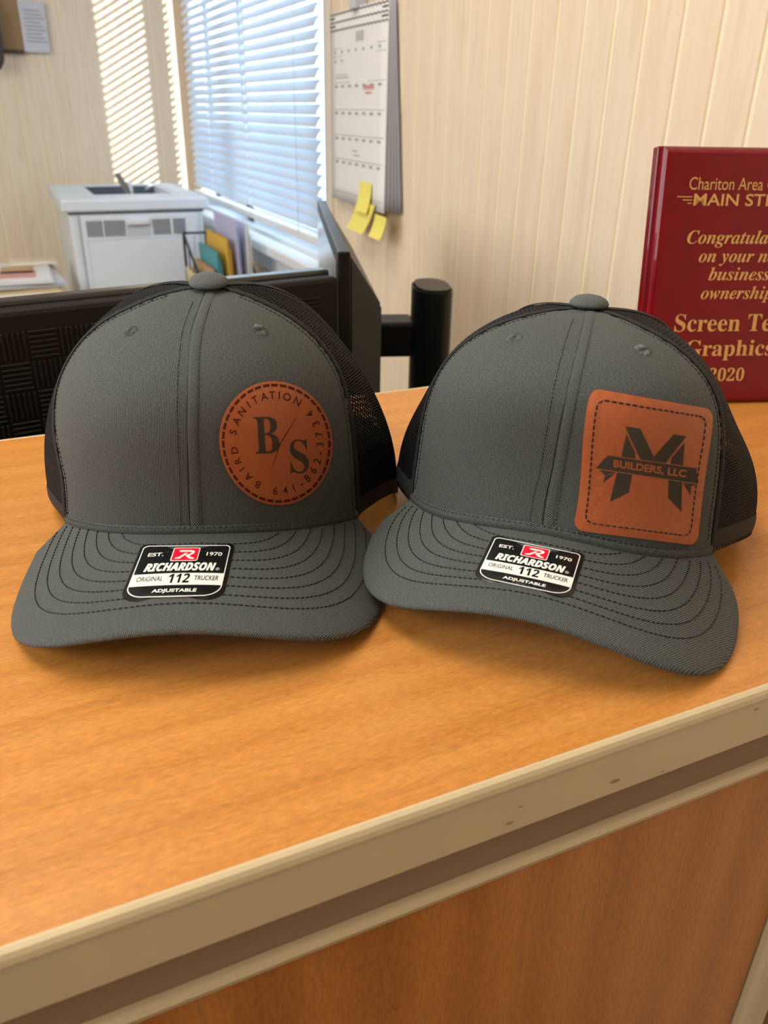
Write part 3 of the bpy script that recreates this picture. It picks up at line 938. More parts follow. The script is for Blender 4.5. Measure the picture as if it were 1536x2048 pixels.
HATS = [{'d': {'A': 0.1, 'Bf': 0.10494, 'Bb': 0.0831, 'Hc': 0.11331, 'ya': -0.04011, 'af': 1.06799, 'as_': 0.90171, 'ab': 1.14247, 'bf': 0.82012, 'bs': 0.93577, 'bb': 1.07116, 'phib': 0.79757, 'c': 4.21998, 'm': 0.03442, 'Wb': 0.08601, 'L': 0.06397, 'ee': 0.6189, 'kf': 39.38706, 'kse': 0.10622, 'be': 0.58052, 'ex': -0.06829, 'gf': 0.22311, 'gs': -0.07201, 'gb': -0.04685, 'slant': 0.02246, 'xa': 0.00551, 'tw': 0.04072, 'dph': -0.0116}, 'q': [0.09348, 0.42226, 0.02188, -0.35066, 0.08494, 0.00112], 'sC': [[0.1103, 1.5198], [-0.0089, 1.2585], [-0.0127, 1.1408], [0.0047, 0.9256], [0.0109, 0.6999], [-0.0027, 0.3241], [-0.0268, 0.0205], [-0.0281, 0.0001]], 'sL': [[-1.1476, 1.5208], [-0.869, 1.3513], [-0.8427, 1.2001], [-0.9293, 1.0152], [-0.9725, 0.8646], [-0.946, 0.7189], [-0.9223, 0.6198], [-0.8506, 0.521], [-0.8135, 0.4329], [-0.758, 0.3142], [-0.7122, 0.1969], [-0.7965, 0.0049], [-0.7926, 0.0]], 'sR': [[1.1476, 1.5013], [0.8034, 1.2867], [0.8348, 1.1272], [0.8585, 0.99], [0.8619, 0.8672], [0.8587, 0.7439], [0.828, 0.6061], [0.802, 0.4683], [0.7892, 0.3176], [0.7887, 0.1837], [0.7952, 0.0309], [0.8026, 0.0]], 'patch': [[0.330965, 0.243716, 0.000251, 0.009587, 0.037252, 0.019503, 0.00811, 0.021987, 0.013813, 0.011423], [0.414687, -0.029692, 0.337791, -0.017295, -0.014381, 0.012057, -0.005852, -0.000894, -0.001502, -0.009847]], 'eye': [[-0.4538, 1.0582], [0.4591, 1.0656]], 'label': [[-0.003853, 0.018994, 0.000854, -0.000134, -0.000755, -5e-06, 2.9e-05, 2e-06, 0.000185, 0.0], [-0.133085, -0.000892, 0.017555, -9.3e-05, 0.002113, -7.2e-05, 9.9e-05, 1.1e-05, -0.000175, 1e-06]]}, {'d': {'A': 0.0993, 'Bf': 0.1086, 'Bb': 0.08298, 'Hc': 0.10287, 'ya': -0.05, 'af': 0.76446, 'as_': 0.80357, 'ab': 1.10481, 'bf': 0.75846, 'bs': 0.79134, 'bb': 0.82656, 'phib': 0.76613, 'c': 5.37476, 'm': 0.39805, 'Wb': 0.08796, 'L': 0.04421, 'ee': 0.72934, 'kf': 15.7766, 'kse': -0.25808, 'be': 0.41811, 'ex': -0.15781, 'gf': 0.29707, 'gs': -0.21631, 'gb': -0.00227, 'slant': 0.01277, 'xa': 0.00032, 'tw': 0.50256, 'dph': -0.00477}, 'q': [0.26817, 0.3316, 0.01886, -0.73785, -0.08191, 0.00731], 'sC': [[0.0019, 1.3997], [0.0062, 1.0259], [0.0028, 0.7816], [0.0001, 0.5426], [-0.0058, 0.2473], [-0.0177, 0.031], [-0.0136, 0.0028]], 'sL': [[-0.5711, 1.5272], [-0.5239, 1.3324], [-0.5733, 1.122], [-0.612, 0.9163], [-0.6734, 0.7076], [-0.7155, 0.508], [-0.7291, 0.3209], [-0.7349, 0.1614], [-0.7603, 0.0181], [-0.7661, 0.0]], 'sR': [[0.6127, 1.5048], [0.4861, 1.3474], [0.5261, 1.2022], [0.5824, 1.0634], [0.6049, 0.9399], [0.6422, 0.8107], [0.6685, 0.6851], [0.6837, 0.5349], [0.698, 0.3655], [0.7187, 0.1832], [0.7384, 0.0368], [0.7561, 0.0]], 'patch': [[0.272999, 0.24192, -0.048377, -0.011792, 0.048103, 0.010661, 0.013121, 0.010207, 0.017707, 0.018189], [0.31887, -0.011123, 0.351701, -0.02591, -0.015538, 0.055833, -0.003763, -0.008283, -0.006022, -0.011279]], 'eye': [[-0.2783, 1.0461], [0.293, 1.051]], 'label': [[-0.003712, 0.018851, 0.001145, -0.00026, -0.000405, -1.4e-05, 2.9e-05, 4e-06, 0.00015, 0.0], [-0.128235, -0.000918, 0.011637, 3.4e-05, 0.002269, -0.000142, 1.8e-05, 5e-06, -0.000129, 2e-06]]}]
HATS[1]['s'] = 0.975
HATS[0]['d']['dr'] = 0.5
HATS[0]['q'][2] += .0007
HATS[1]['d']['dl'] = 4.5

# ================================================================== CAPS
def c_base(d, phi):
    s, c = np.sin(phi), np.cos(phi)
    x = d['A'] * np.sign(s) * np.where(c > 0, np.abs(s) ** (1 + d['ex']), np.abs(s))
    y = np.where(c > 0, -d['Bf'] * np.abs(c) ** (1 + d['be']), d['Bb'] * np.abs(c))
    return x, y
def c_brimz(d, x, y):
    xb, yb = c_base(d, d['phib'])
    return d['tw'] * x * (y - yb) - d.get('dr', 0) * np.clip(x - .050, 0, 1) ** 2 + d.get('dl', 0) * np.clip(-x - .050, 0, 1) ** 2 + d['c'] * xb ** 2 - d['m'] * (yb + d['Bf']) - d['c'] * x ** 2 + d['m'] * (y + d['Bf'])
def crown(d, phi, th):
    phi = (np.asarray(phi, float) + np.pi) % (2 * np.pi) - np.pi
    th = np.asarray(th, float)
    bx, by = c_base(d, phi)
    w2 = np.clip((np.abs(phi) - d['phib']) / .9, 0, 1)
    bz = np.where(np.abs(phi) < d['phib'], c_brimz(d, bx, by), -d['slant'] * w2 * w2 * (3 - 2 * w2))
    c = np.cos(phi)
    wf = np.clip(c, 0, 1) ** 2; wb = np.clip(-c, 0, 1) ** 2; ws = 1 - wf - wb
    al = d['af'] * wf + d['as_'] * ws + d['ab'] * wb
    be = d['bf'] * wf + d['bs'] * ws + d['bb'] * wb
    r = np.cos(th).clip(1e-9) ** al + (d['gf'] * wf + d['gs'] * ws + d['gb'] * wb) * np.sin(2 * th) ** 2
    zf = np.sin(th).clip(0) ** be
    return np.stack([d['xa'] + (bx - d['xa']) * r, d['ya'] + (by - d['ya']) * r, bz + (d['Hc'] - bz) * zf], -1)
def crown_n(d, phi, th, off):
    """point on the crown lifted off along its outward normal"""
    p = crown(d, phi, th)
    e = 2e-3
    a = crown(d, phi + e, th) - crown(d, phi - e, th)
    t0 = np.clip(th - e, 0, 1.55); t1 = np.clip(th + e, 0, 1.56)
    b = crown(d, phi, t1) - crown(d, phi, t0)
    n = np.cross(a, b)
    n /= np.linalg.norm(n, axis=-1, keepdims=True) + 1e-12
    cen = np.array([d['xa'], d['ya'], .03])
    s = np.sign(((p - cen) * n).sum(-1, keepdims=True)); s[s == 0] = 1
    return p + n * s * np.asarray(off)[..., None] if np.ndim(off) else p + n * s * off
def brim_edge(d, n=121, ins_f=0.0, ins_s=0.0):
    xb, yb = c_base(d, d['phib'])
    D = d['L'] + d['Bf'] + yb - ins_f
    ps = np.linspace(-np.pi / 2, np.pi / 2, n)
    v = np.abs(np.cos(ps)) ** d['ee']
    se = np.abs(np.sin(ps)) ** d['ee']
    Wd = d['Wb'] - ins_s
    w = xb - ins_s + (Wd - xb + ins_s) * (1 - np.exp(-v * d['kf']))
    return np.sign(ps) * se * w, yb - D * v
def brim_n(d, x, y, off):
    z = c_brimz(d, x, y); e = 1e-4
    dx = (c_brimz(d, x + e, y) - z) / e; dy = (c_brimz(d, x, y + e) - z) / e
    n = np.stack([-dx, -dy, np.ones_like(z)], -1); n /= np.linalg.norm(n, axis=-1, keepdims=True)
    return np.stack([x, y, z], -1) + n * off
def smooth_fn(pts):
    t = np.array([p[1] for p in pts]); a = np.array([p[0] for p in pts])
    keep = t < 1.36
    if keep.sum() > 3: t, a = t[keep], a[keep]
    o = np.argsort(t); t, a = t[o], a[o]
    tt = np.linspace(0, 1.56, 80); aa = np.interp(tt, t, a)
    for _ in range(14):
        m = aa.copy(); m[1:-1] = (aa[:-2] + 2 * aa[1:-1] + aa[2:]) / 4; m[0] = aa[0]; aa = m
    return lambda th: np.interp(th, tt, aa)
def quadmap(c, u, v):
    B = np.stack([1 + 0 * u, u, v, u * v, u * u, v * v, u * u * v, u * v * v, u ** 3, v ** 3], 0)
    return np.tensordot(np.array(c), B, 1)
def grid_faces(nu, nv, base=0):
    f = []
    for j in range(nv - 1):
        for i in range(nu - 1):
            a = base + j * nu + i
            f.append((a, a + 1, a + nu + 1, a + nu))
    return f

def dashes(path, n, rad, ln, gap, seglift=.0004):
    """stitches along a path of points with normals n: short raised lozenges"""
    path = np.asarray(path); d_ = np.r_[0, np.cumsum(np.linalg.norm(np.diff(path, axis=0), axis=1))]
    V, F = [], []
    t = gap * .5
    rnd = random.Random(int(d_[-1] * 1e6) % 999)
    def at(s, arr): return np.array([np.interp(s, d_, arr[:, k]) for k in range(3)])
    while t + ln < d_[-1]:
        a, b = at(t, path), at(t + ln, path)
        nn = at(t + ln / 2, n); nn /= np.linalg.norm(nn) + 1e-9
        tg = (b - a) / (np.linalg.norm(b - a) + 1e-9); sd = np.cross(nn, tg)
        m_ = (a + b) / 2 + sd * rnd.uniform(-.0001, .0001)
        k0 = len(V)
        for p, r, h in ((a, rad * .35, 0), (a + (b - a) * .2, rad, seglift), (m_, rad * 1.05, seglift * 1.25), (a + (b - a) * .8, rad, seglift), (b, rad * .35, 0)):
            V += [p + sd * r - nn * .0001, p + nn * (h), p - sd * r - nn * .0001]
        for q in range(4):
            o = k0 + q * 3
            F += [(o, o + 3, o + 4, o + 1), (o + 1, o + 4, o + 5, o + 2)]
        t += ln + gap
    return V, F

def add(acc, vf):
    b = len(acc[0]); acc[0] += list(vf[0]); acc[1] += [tuple(i + b for i in q) for q in vf[1]]

def crown_path(d, phi, th, off=.0002):
    p = crown_n(d, phi, th, off); q = crown_n(d, phi, th, off + .001)
    return p, (q - p) / .001

def ribbon(name, d, phi, th, halfw, off, mat, parent, nw=5, edge=.45):
    """flat tape following a line on the crown"""
    p = crown(d, phi, th); tg = np.gradient(p, axis=0); tg /= np.linalg.norm(tg, axis=1, keepdims=True) + 1e-9
    q = crown_n(d, phi, th, .001); n = (q - p) / .001
    s = np.cross(tg, n); s /= np.linalg.norm(s, axis=1, keepdims=True) + 1e-9
    V = []
    for k in range(nw):
        a = -1 + 2 * k / (nw - 1)
        V.append(p + s * a * halfw + n * (off * (1 - (1 - edge) * a ** 4)))
    V = np.stack(V, 1).reshape(-1, 3)
    uv = np.stack([np.tile(np.linspace(-halfw, halfw, nw), len(p)), np.repeat(np.arange(len(p)) * .002, nw)], 1)
    return mesh(name, V, grid_faces(nw, len(p)), mat, parent, True, uv)

def surf_sheet(name, v2, f, mp, off, mat, parent, maxlen=None, smooth=False):
    """flat outline artwork (patch coordinates) laid on the curved surface"""
    bm = bmesh.new()
    vs = [bm.verts.new((a, b, 0)) for a, b in v2]
    for q in f:
        try: bm.faces.new([vs[i] for i in q])
        except ValueError: pass
    if maxlen:
        bmesh.ops.triangulate(bm, faces=bm.faces[:])
        for _ in range(5):
            es = [e for e in bm.edges if e.calc_length() > maxlen]
            if not es: break
            bmesh.ops.subdivide_edges(bm, edges=es, cuts=1)
            bmesh.ops.triangulate(bm, faces=[x for x in bm.faces if len(x.verts) > 3])
    bm.verts.ensure_lookup_table(); bm.verts.index_update()
    P2 = np.array([tuple(v.co)[:2] for v in bm.verts])
    F = [tuple(v.index for v in x.verts) for x in bm.faces]
    bm.free()
    return mesh(name, mp(P2[:, 0], P2[:, 1], off), F, mat, parent, smooth)

def rrect(x0, y0, x1, y1, r, n=6, rb=None):
    rb = r if rb is None else rb
    pts = []
    for cx__, cy__, a0, rr in ((x1 - rb, y0 + rb, -90, rb), (x1 - r, y1 - r, 0, r), (x0 + r, y1 - r, 90, r), (x0 + rb, y0 + rb, 180, rb)):
        for k in range(n + 1):
            a = math.radians(a0 + 90 * k / n)
            pts.append((cx__ + rr * math.cos(a), cy__ + rr * math.sin(a)))
    return pts

def slab(name, outline, mp, off, thick, mat, edge_mat, parent, rings=7):
    """patch body: domed grid from centre to outline, with a side wall down to the cap"""
    o = np.array(outline); c = o.mean(0); n = len(o)
    V, F = [mp(np.array([c[0]]), np.array([c[1]]), off)[0]], []
    for k in range(1, rings + 1):
        t = k / rings
        q = c + (o - c) * t
        V += list(mp(q[:, 0], q[:, 1], off - (.00025 if k == rings else 0)))
    for i in range(n): F.append((0, 1 + i, 1 + (i + 1) % n))
    for k in range(rings - 1):
        a, b = 1 + k * n, 1 + (k + 1) * n
        for i in range(n): F.append((a + i, b + i, b + (i + 1) % n, a + (i + 1) % n))
    nf = len(F)
    V += list(mp(o[:, 0], o[:, 1], off - .00025))
    nb = len(V); q = c + (o - c) * 1.004
    V += list(mp(q[:, 0], q[:, 1], off - .0005)); V += list(mp(o[:, 0], o[:, 1], off - thick))
    a = nb - n
    for i in range(n): F.append((a + i, nb + i, nb + (i + 1) % n, a + (i + 1) % n))
    for i in range(n): F.append((nb + i, nb + n + i, nb + n + (i + 1) % n, nb + (i + 1) % n))
    ob = mesh(name, V, F, mat, parent, True)
    ob.data.materials.append(edge_mat)
    for p in ob.data.polygons:
        if p.index >= nf: p.material_index = 1
    return ob

def net_panel(name, d, pa, pb, sgn, parent):
    """open honeycomb mesh fabric between two seam lines pa(th) and pb(th)"""
    P = .00200
    phm = float((pa(.5) + pb(.5)) / 2)
    tt = np.linspace(0, 1.545, 300)
    mer = crown(d, phm + 0 * tt, tt); s = np.r_[0, np.cumsum(np.linalg.norm(np.diff(mer, axis=0), axis=1))]
    rho = np.linalg.norm(crown(d, phm + .01 + 0 * tt, tt) - crown(d, phm - .01 + 0 * tt, tt), axis=1) / .02
    nr = int(s[-1] / (P * .866)); nc = int(.42 / P)
    I, J = np.meshgrid(np.arange(-nc // 2, nc // 2), np.arange(0, nr))
    U = (I + .5 * (J % 2)) * P; Vv = J * P * .866 + .0005
    U = U.ravel(); Vv = Vv.ravel()
    def tomap(U, Vv):
        th = np.interp(Vv, s, tt); r = np.interp(th, tt, rho).clip(2e-3)
        return phm + U / r, th
    ph, th = tomap(U, Vv)
    k = (ph > pa(th)) & (ph < pb(th))
    # opening above the snap strap at the back
    bx = np.abs(((ph - math.pi + math.pi) % (2 * math.pi)) - math.pi)
    hz = .040 * np.sqrt(np.clip(1 - (bx / .36) ** 2, 0, 1))
    zz_ = crown(d, ph, th)[:, 2] - crown(d, ph, 0 * th)[:, 2]
    k &= ~((bx < .36) & (zz_ < hz))
    U, Vv = U[k], Vv[k]
    ang = np.radians(30 + 60 * np.arange(6))
    oU = U[:, None] + np.cos(ang) * P / math.sqrt(3) * 1.001; oV = Vv[:, None] + np.sin(ang) * P / math.sqrt(3) * 1.001
    iU = U[:, None] + np.cos(ang) * P * .27; iV = Vv[:, None] + np.sin(ang) * P * .27
    po, to = tomap(oU.ravel(), np.clip(oV.ravel(), 0, s[-1])); pi_, ti = tomap(iU.ravel(), np.clip(iV.ravel(), 0, s[-1]))
    A = crown_n(d, po, to, .0003).reshape(-1, 6, 3); B = crown_n(d, pi_, ti, -.0001).reshape(-1, 6, 3)
    n = len(U); V = np.concatenate([A, B], 1).reshape(-1, 3)
    b = (np.arange(n) * 12)[:, None]; i = np.arange(6); j = (i + 1) % 6
    F = np.stack([b + i, b + j, b + 6 + j, b + 6 + i], -1).reshape(-1, 4).astype(np.int32)
    me = bpy.data.meshes.new(name)
    me.vertices.add(len(V)); me.vertices.foreach_set('co', V.astype(np.float32).ravel())
    me.loops.add(F.size); me.loops.foreach_set('vertex_index', F.ravel())
    me.polygons.add(len(F)); me.polygons.foreach_set('loop_start', np.arange(0, F.size, 4, dtype=np.int32))
    me.update(calc_edges=True); me.validate()
    return link(name, me, MT['meshf'], parent)

def make_cap(H, label, group, idx):
    d = H['d']; q = list(H['q']); s_ = H.get('s', 1.0)
    q[0] *= s_; q[1] *= s_; q[2] = .205 + (q[2] - .205) * s_
    root = empty('trucker_cap', (q[0], q[1], Z0 + q[2]), label=label, cat='cap', group=group)
    yaw, pit, rol = q[3:]
    root.rotation_mode = 'QUATERNION'
    root.rotation_quaternion = (Matrix.Rotation(yaw, 3, 'Z') @ Matrix.Rotation(pit, 3, 'X') @ Matrix.Rotation(rol, 3, 'Y')).to_quaternion()
    root.scale = (s_, s_, s_)
    fC, fL, fR = smooth_fn(H['sC']), smooth_fn(H['sL']), smooth_fn(H['sR'])
    TM = 1.545
    th = np.linspace(0, TM, 70)
    mer = crown(d, 0 * th, th); sl = np.r_[0, np.cumsum(np.linalg.norm(np.diff(mer, axis=0), axis=1))]
    # --- front panels
    for nm, fa, fb, mt in (('front_panel', fL, fC, 'twL'), ('front_panel', fC, fR, 'twR')):
        nu = 46
        t_ = np.linspace(0, 1, nu)
        t_ = 1 - (1 - t_) ** 1.6 if mt == 'twL' else t_ ** 1.6      # columns closer together at the centre seam
        PH = fa(th)[:, None] * (1 - t_) + fb(th)[:, None] * t_; TH = np.repeat(th[:, None], nu, 1)
        V = crown(d, PH, TH).reshape(-1, 3)
        # fabric coordinates: distance from the centre seam across, distance up
        uv = np.stack([(crown(d, PH, TH)[..., 0] * 1.05).ravel(), np.repeat(sl[:, None], nu, 1).ravel()], 1)
        o = mesh(nm, V, grid_faces(nu, len(th)), MT[mt], root, True, uv)
        m_ = o.modifiers.new('cloth', 'SOLIDIFY'); m_.thickness = .0012; m_.offset = -1
    # --- folded fabric strip right of the centre seam, and the dark seam line
    ts = th[:-2]
    shf = .0024 / (np.linalg.norm(crown(d, fC(ts) + .01, ts) - crown(d, fC(ts) - .01, ts), axis=1) / .02 + 1e-4)
    ribbon('seam_fold', d, fC(ts) + shf, ts, .0023, .00045, MT['twR'], root, 7, .05)
    ribbon('centre_seam', d, fC(ts), ts, .00034, .00022, MT['thread'], root, 3)
    # --- hem band along the foot of the front panels
    ph = np.linspace(fL(0), fR(0), 90)
    V = []
    prof = ((-.0008, .0002), (-.0004, .0011), (.0018, .0012), (.0033, .0008), (.0037, .0001))
    ths = np.interp([max(a, 0) for a, b in prof], sl, th)
    for (a, b), t_ in zip(prof, ths):
        p = crown_n(d, ph, 0 * ph + t_ + 1e-4, b)
        if a < 0: p[:, 2] += a
        V.append(p)
    V = np.array(V).reshape(-1, 3)
    uv = np.stack([np.tile(ph * .1, 5), np.repeat([a for a, b in prof], 90)], 1)
    mesh('hem_band', V, grid_faces(90, 5), MT['twR'], root, True, uv)
    # --- stitching of the crown
    blk, gry = [[], []], [[], []]
    p_, n_2 = crown_path(d, ph, 0 * ph + np.interp(.0031, sl, th), .0008)
    add(blk, dashes(p_, n_2, .00034, .0023, .0003))
    p_, n_2 = crown_path(d, ph, 0 * ph + 1e-3, .0007)
    add(blk, dashes(p_, n_2, .00036, .0060, .0001))
    for sgn, off_ in ((-1, (.0042, .0062)[idx]), (1, .0050)):
        t2 = np.linspace(.02, 1.34, 160)
        rr = np.linalg.norm(crown(d, fC(t2) + .01, t2) - crown(d, fC(t2) - .01, t2), axis=1) / .02
        p_, n_2 = crown_path(d, fC(t2) + sgn * off_ / rr, t2, .0001)
        add(gry, dashes(p_, n_2, .00024, .0013, .0005, .0003))
    for fa, sgn in ((fL, 1), (fR, -1)):
        t2 = np.linspace(.03, 1.36, 160)
        rr = np.linalg.norm(crown(d, fa(t2) + .01, t2) - crown(d, fa(t2) - .01, t2), axis=1) / .02
        p_, n_2 = crown_path(d, fa(t2) + sgn * .0034 / rr, t2, .0001)
        add(blk, dashes(p_, n_2, .00026, .0017, .0004, .0003))
    for nm, acc, mt in (('black_stitching', blk, 'thread'), ('grey_stitching', gry, 'dthread')):
        o = mesh(nm, acc[0], acc[1], MT[mt], root); o['kind'] = 'stuff'
    # --- mesh back: two side and two rear panels with binding tapes
    two = 2 * math.pi
    fSR = lambda t: fR(t) + (math.pi - fR(t)) * .47
    fB = lambda t: math.pi + 0 * np.asarray(t, float)
    fSL = lambda t: two + fL(t) - (math.pi + fL(t)) * .47
    fLL = lambda t: two + fL(t)
    for pa, pb in ((fR, fSR), (fSR, fB), (fB, fSL), (fSL, fLL)):
        net_panel('mesh_panel', d, pa, pb, 1, root)
    for fn in (fSR, fSL):
        ribbon('seam_tape', d, fn(th), th, .0028, .0011, MT['tape'], root)
    tb_ = th[th > .36]
    ribbon('seam_tape', d, fB(tb_), tb_, .0028, .0011, MT['tape'], root)
    for fn, sg_ in ((fR, 1), (fL, -1)):
        rr = np.linalg.norm(crown(d, fn(th) + .01, th) - crown(d, fn(th) - .01, th), axis=1) / .02 + 2e-3
        ribbon('mesh_binding', d, fn(th) + sg_ * .0016 / rr, th, .0018, .0009, MT['tape'], root)
    # back hem tape and snap strap
    ph2 = np.linspace(fR(0), math.pi - .36, 50); ribbon('hem_tape', d, ph2, 0 * ph2 + .03, .0045, .0009, MT['tape'], root)
    ph2 = np.linspace(math.pi + .36, two + fL(0), 50); ribbon('hem_tape', d, ph2, 0 * ph2 + .03, .0045, .0009, MT['tape'], root)
    u_a = np.linspace(-1, 1, 41)
    hz = .040 * np.sqrt(np.clip(1 - u_a ** 2, 0, 1))
    tba = []
    for a, hh in zip(u_a, hz):
        zz_ = crown(d, math.pi + a * .36 + 0 * th, th)[:, 2]; zz_ = zz_ - zz_[0]
        tba.append(float(np.interp(hh, np.maximum.accumulate(zz_), th)))
    ribbon('opening_binding', d, math.pi + u_a * .36, np.array(tba) + .01, .004, .0009, MT['tape'], root)
    ph2 = np.linspace(math.pi - .5, math.pi + .5, 30)
    st = ribbon('snap_strap', d, ph2, 0 * ph2 + .05, .0085, .0006, MT['strap'], root)
    # --- sweatband inside
    ph3 = np.linspace(-math.pi, math.pi, 97)
    V = np.concatenate([crown_n(d, ph3, 0 * ph3 + 1e-3, -.0030), crown_n(d, ph3, 0 * ph3 + np.interp(.030, sl, th), -.0028)])
    mesh('sweatband', V, grid_faces(97, 2), MT['lining'], root, True)
    # --- button
    bm = bmesh.new()
    bmesh.ops.create_uvsphere(bm, u_segments=28, v_segments=16, radius=1)
    uvl = bm.loops.layers.uv.new('UVMap')
    for f_ in bm.faces:
        for lp in f_.loops: lp[uvl].uv = (lp.vert.co.x * .011 + lp.vert.co.z * .002, lp.vert.co.y * .004 + lp.vert.co.z * .009)
    for v_ in bm.verts:
        r_ = math.hypot(v_.co.x, v_.co.y)
        k_ = 1 + .02 * math.sin(5 * math.atan2(v_.co.y, v_.co.x))
        v_.co = Vector((v_.co.x * .0090 * k_, v_.co.y * .0090 * k_, (v_.co.z * .0046 if v_.co.z > 0 else v_.co.z * .0022)))
    o = bm_obj('button', bm, MT['twN'], root, True)
    o.location = (d['xa'], d['ya'], d['Hc'] + .0022)
    # --- embroidered eyelets
    for e0, e1 in H['eye']:
        acc = [[], []]
        rr = float(np.linalg.norm(crown(d, np.array([e0 + .01]), np.array([e1])) - crown(d, np.array([e0 - .01]), np.array([e1]))) / .02)
        rt = float(np.linalg.norm(crown(d, np.array([e0]), np.array([e1 + .01])) - crown(d, np.array([e0]), np.array([e1 - .01]))) / .02)
        rnd = random.Random(int(abs(e0) * 1e4))
        for k in range(30):
            a = two * k / 30
            r0, r1 = .0007, .0036 * rnd.uniform(.85, 1.12)
            tt_ = np.linspace(r0, r1, 5)
            p = crown_n(d, e0 + np.cos(a) * tt_ / rr, e1 + np.sin(a) * tt_ / rt, .0002)
            p2 = crown_n(d, e0 + np.cos(a) * tt_ / rr, e1 + np.sin(a) * tt_ / rt, .0012)
            add(acc, dashes(p, (p2 - p) / .001, .00034, r1 - r0 - .0002, .0001, .0007))
        o = mesh('eyelet', acc[0], acc[1], MT['gthread'], root); o['kind'] = 'stuff'
        dd = np.linspace(0, two, 13)[:-1]
        mesh('eyelet_hole', crown_n(d, e0 + np.cos(dd) * .0009 / rr, e1 + np.sin(dd) * .0009 / rt, .0007), [tuple(range(12))], MT['lining'], root)
    # --- brim
    nu, nv = 97, 17
    xo, yo = brim_edge(d, nu)
    pi_ = np.linspace(-d['phib'], d['phib'], nu)
    # match inner points to the outer ones by arc so the grid stays even
    xi, yi = c_base(d, pi_)
    so = np.r_[0, np.cumsum(np.hypot(np.diff(xo), np.diff(yo)))]; so /= so[-1]
    si = np.linspace(0, 1, nu)
    phx = -d['phib'] + 2 * d['phib'] * (.55 * so + .45 * si)
    xi, yi = c_base(d, phx)
    yi = yi + .003
    rows_ = []
    T_ = .0030
    for k in range(nv):
        t_ = k / (nv - 1)
        x_ = xi + (xo - xi) * t_; y_ = yi + (yo - yi) * t_
        rows_.append(np.stack([x_, y_, c_brimz(d, x_, y_)], -1))
    ex, ey = np.gradient(xo), np.gradient(yo); ln_ = np.hypot(ex, ey) + 1e-9
    nxn, nyn = ey / ln_, -ex / ln_
    sgn_ = np.sign(nxn * (xo) + nyn * (yo + d['Bf'] * .5)); nxn, nyn = nxn * sgn_, nyn * sgn_
    def ring(off_, dz):
        x_ = xo + nxn * off_; y_ = yo + nyn * off_
        return np.stack([x_, y_, c_brimz(d, x_, y_) + dz], -1)
    edge_rows = [ring(.0006, -.0003), ring(.0011, -.0010), ring(.0012, -.0018), ring(.0007, -.0026)]
    bot = [r - np.array([0, 0, T_]) for r in rows_[::-1]]
    allr = np.array(rows_ + edge_rows + bot)
    V = allr.reshape(-1, 3)
    o = mesh('brim', V, grid_faces(nu, len(allr)), MT['twB'], root, True, V[:, :2] * 1.0)
    # eight rows of stitching
    acc = [[], []]
    for k in range(8):
        f_in, s_in = .0125 * d['L'] / .055 + .0050 * d['L'] / .055 * k, .0085 + .0053 * k
        x_, y_ = brim_edge(d, 260, f_in, s_in)
        # round the corner of every row a little more than the edge
        a_c = np.arctan2(x_, -(y_ - d['ya']))
        keep = []
        pb = np.linspace(-d['phib'], d['phib'], 200); bx_, by_ = c_base(d, pb)
        ang_b = np.arctan2(bx_, -(by_ - .0)); ang_p = np.arctan2(x_, -(y_ - .0))
        rad_b = np.interp(ang_p, ang_b, np.hypot(bx_, by_), left=9, right=9)
        ok = np.hypot(x_, y_) > rad_b + .0006
        idx_ = np.where(ok)[0]
        if len(idx_) < 10: continue
        x_, y_ = x_[idx_[0]:idx_[-1] + 1], y_[idx_[0]:idx_[-1] + 1]
        p = brim_n(d, x_, y_, .00015); p2 = brim_n(d, x_, y_, .00115)
        add(acc, dashes(p, (p2 - p) / .001, .00030, .0020, .0004, .0004))
    o = mesh('brim_stitching', acc[0], acc[1], MT['thread'], root); o['kind'] = 'stuff'
    # --- size sticker on the brim
    sk = H['label']
    def smap(u, v, off_):
        a, b = quadmap(sk, u, v)
        return brim_n(d, a, b, off_)
    rs = lambda *a, **k: rrect(*a, **k)
    out = rs(-1.075, -1.10, 1.085, 1.10, .17, 7, .34)
    st = slab('size_sticker', out, smap, .0006, .0006, MT['stk_black'], MT['stk_black'], root, 8)
    st['label'] = 'black and white size sticker with a red emblem'
    def ringf(o_, i_):
        n = len(o_); return np.array(list(o_) + list(i_)), [(k, (k + 1) % n, n + (k + 1) % n, n + k) for k in range(n)]
    def band(u0, u1, va, vb, n=14):
        us = np.linspace(u0, u1, n); bow = lambda u: .05 * (1 - u * u)
        v2 = [(u, va + bow(u)) for u in us] + [(u, vb + bow(u)) for u in us]
        return np.array(v2), [(k, k + 1, n + k + 1, n + k) for k in range(n - 1)]
    v2, f2 = ringf(rs(-1, -1, 1, 1, .13, 8, .36), rs(-.978, -.968, .978, .968, .115, 8, .335))
    surf_sheet('border_line', v2, f2, smap, .00068, MT['stk_white'], st, .2)
    v2, f2 = band(-.985, .985, -.62, -.17)
    surf_sheet('white_band', v2, f2, smap, .00066, MT['stk_white'], st, .2)
    em = rs(-.285, .38, .285, .88, .04, 4)
    surf_sheet('red_emblem', np.array(em), [tuple(range(len(em)))], smap, .00066, MT['stk_red'], st, .12)
    v2, f2 = ringf(rs(-.305, .355, .305, .905, .05, 4), rs(-.285, .38, .285, .88, .04, 4))
    surf_sheet('emblem_outline', v2, f2, smap, .00068, MT['stk_white'], st, .2)
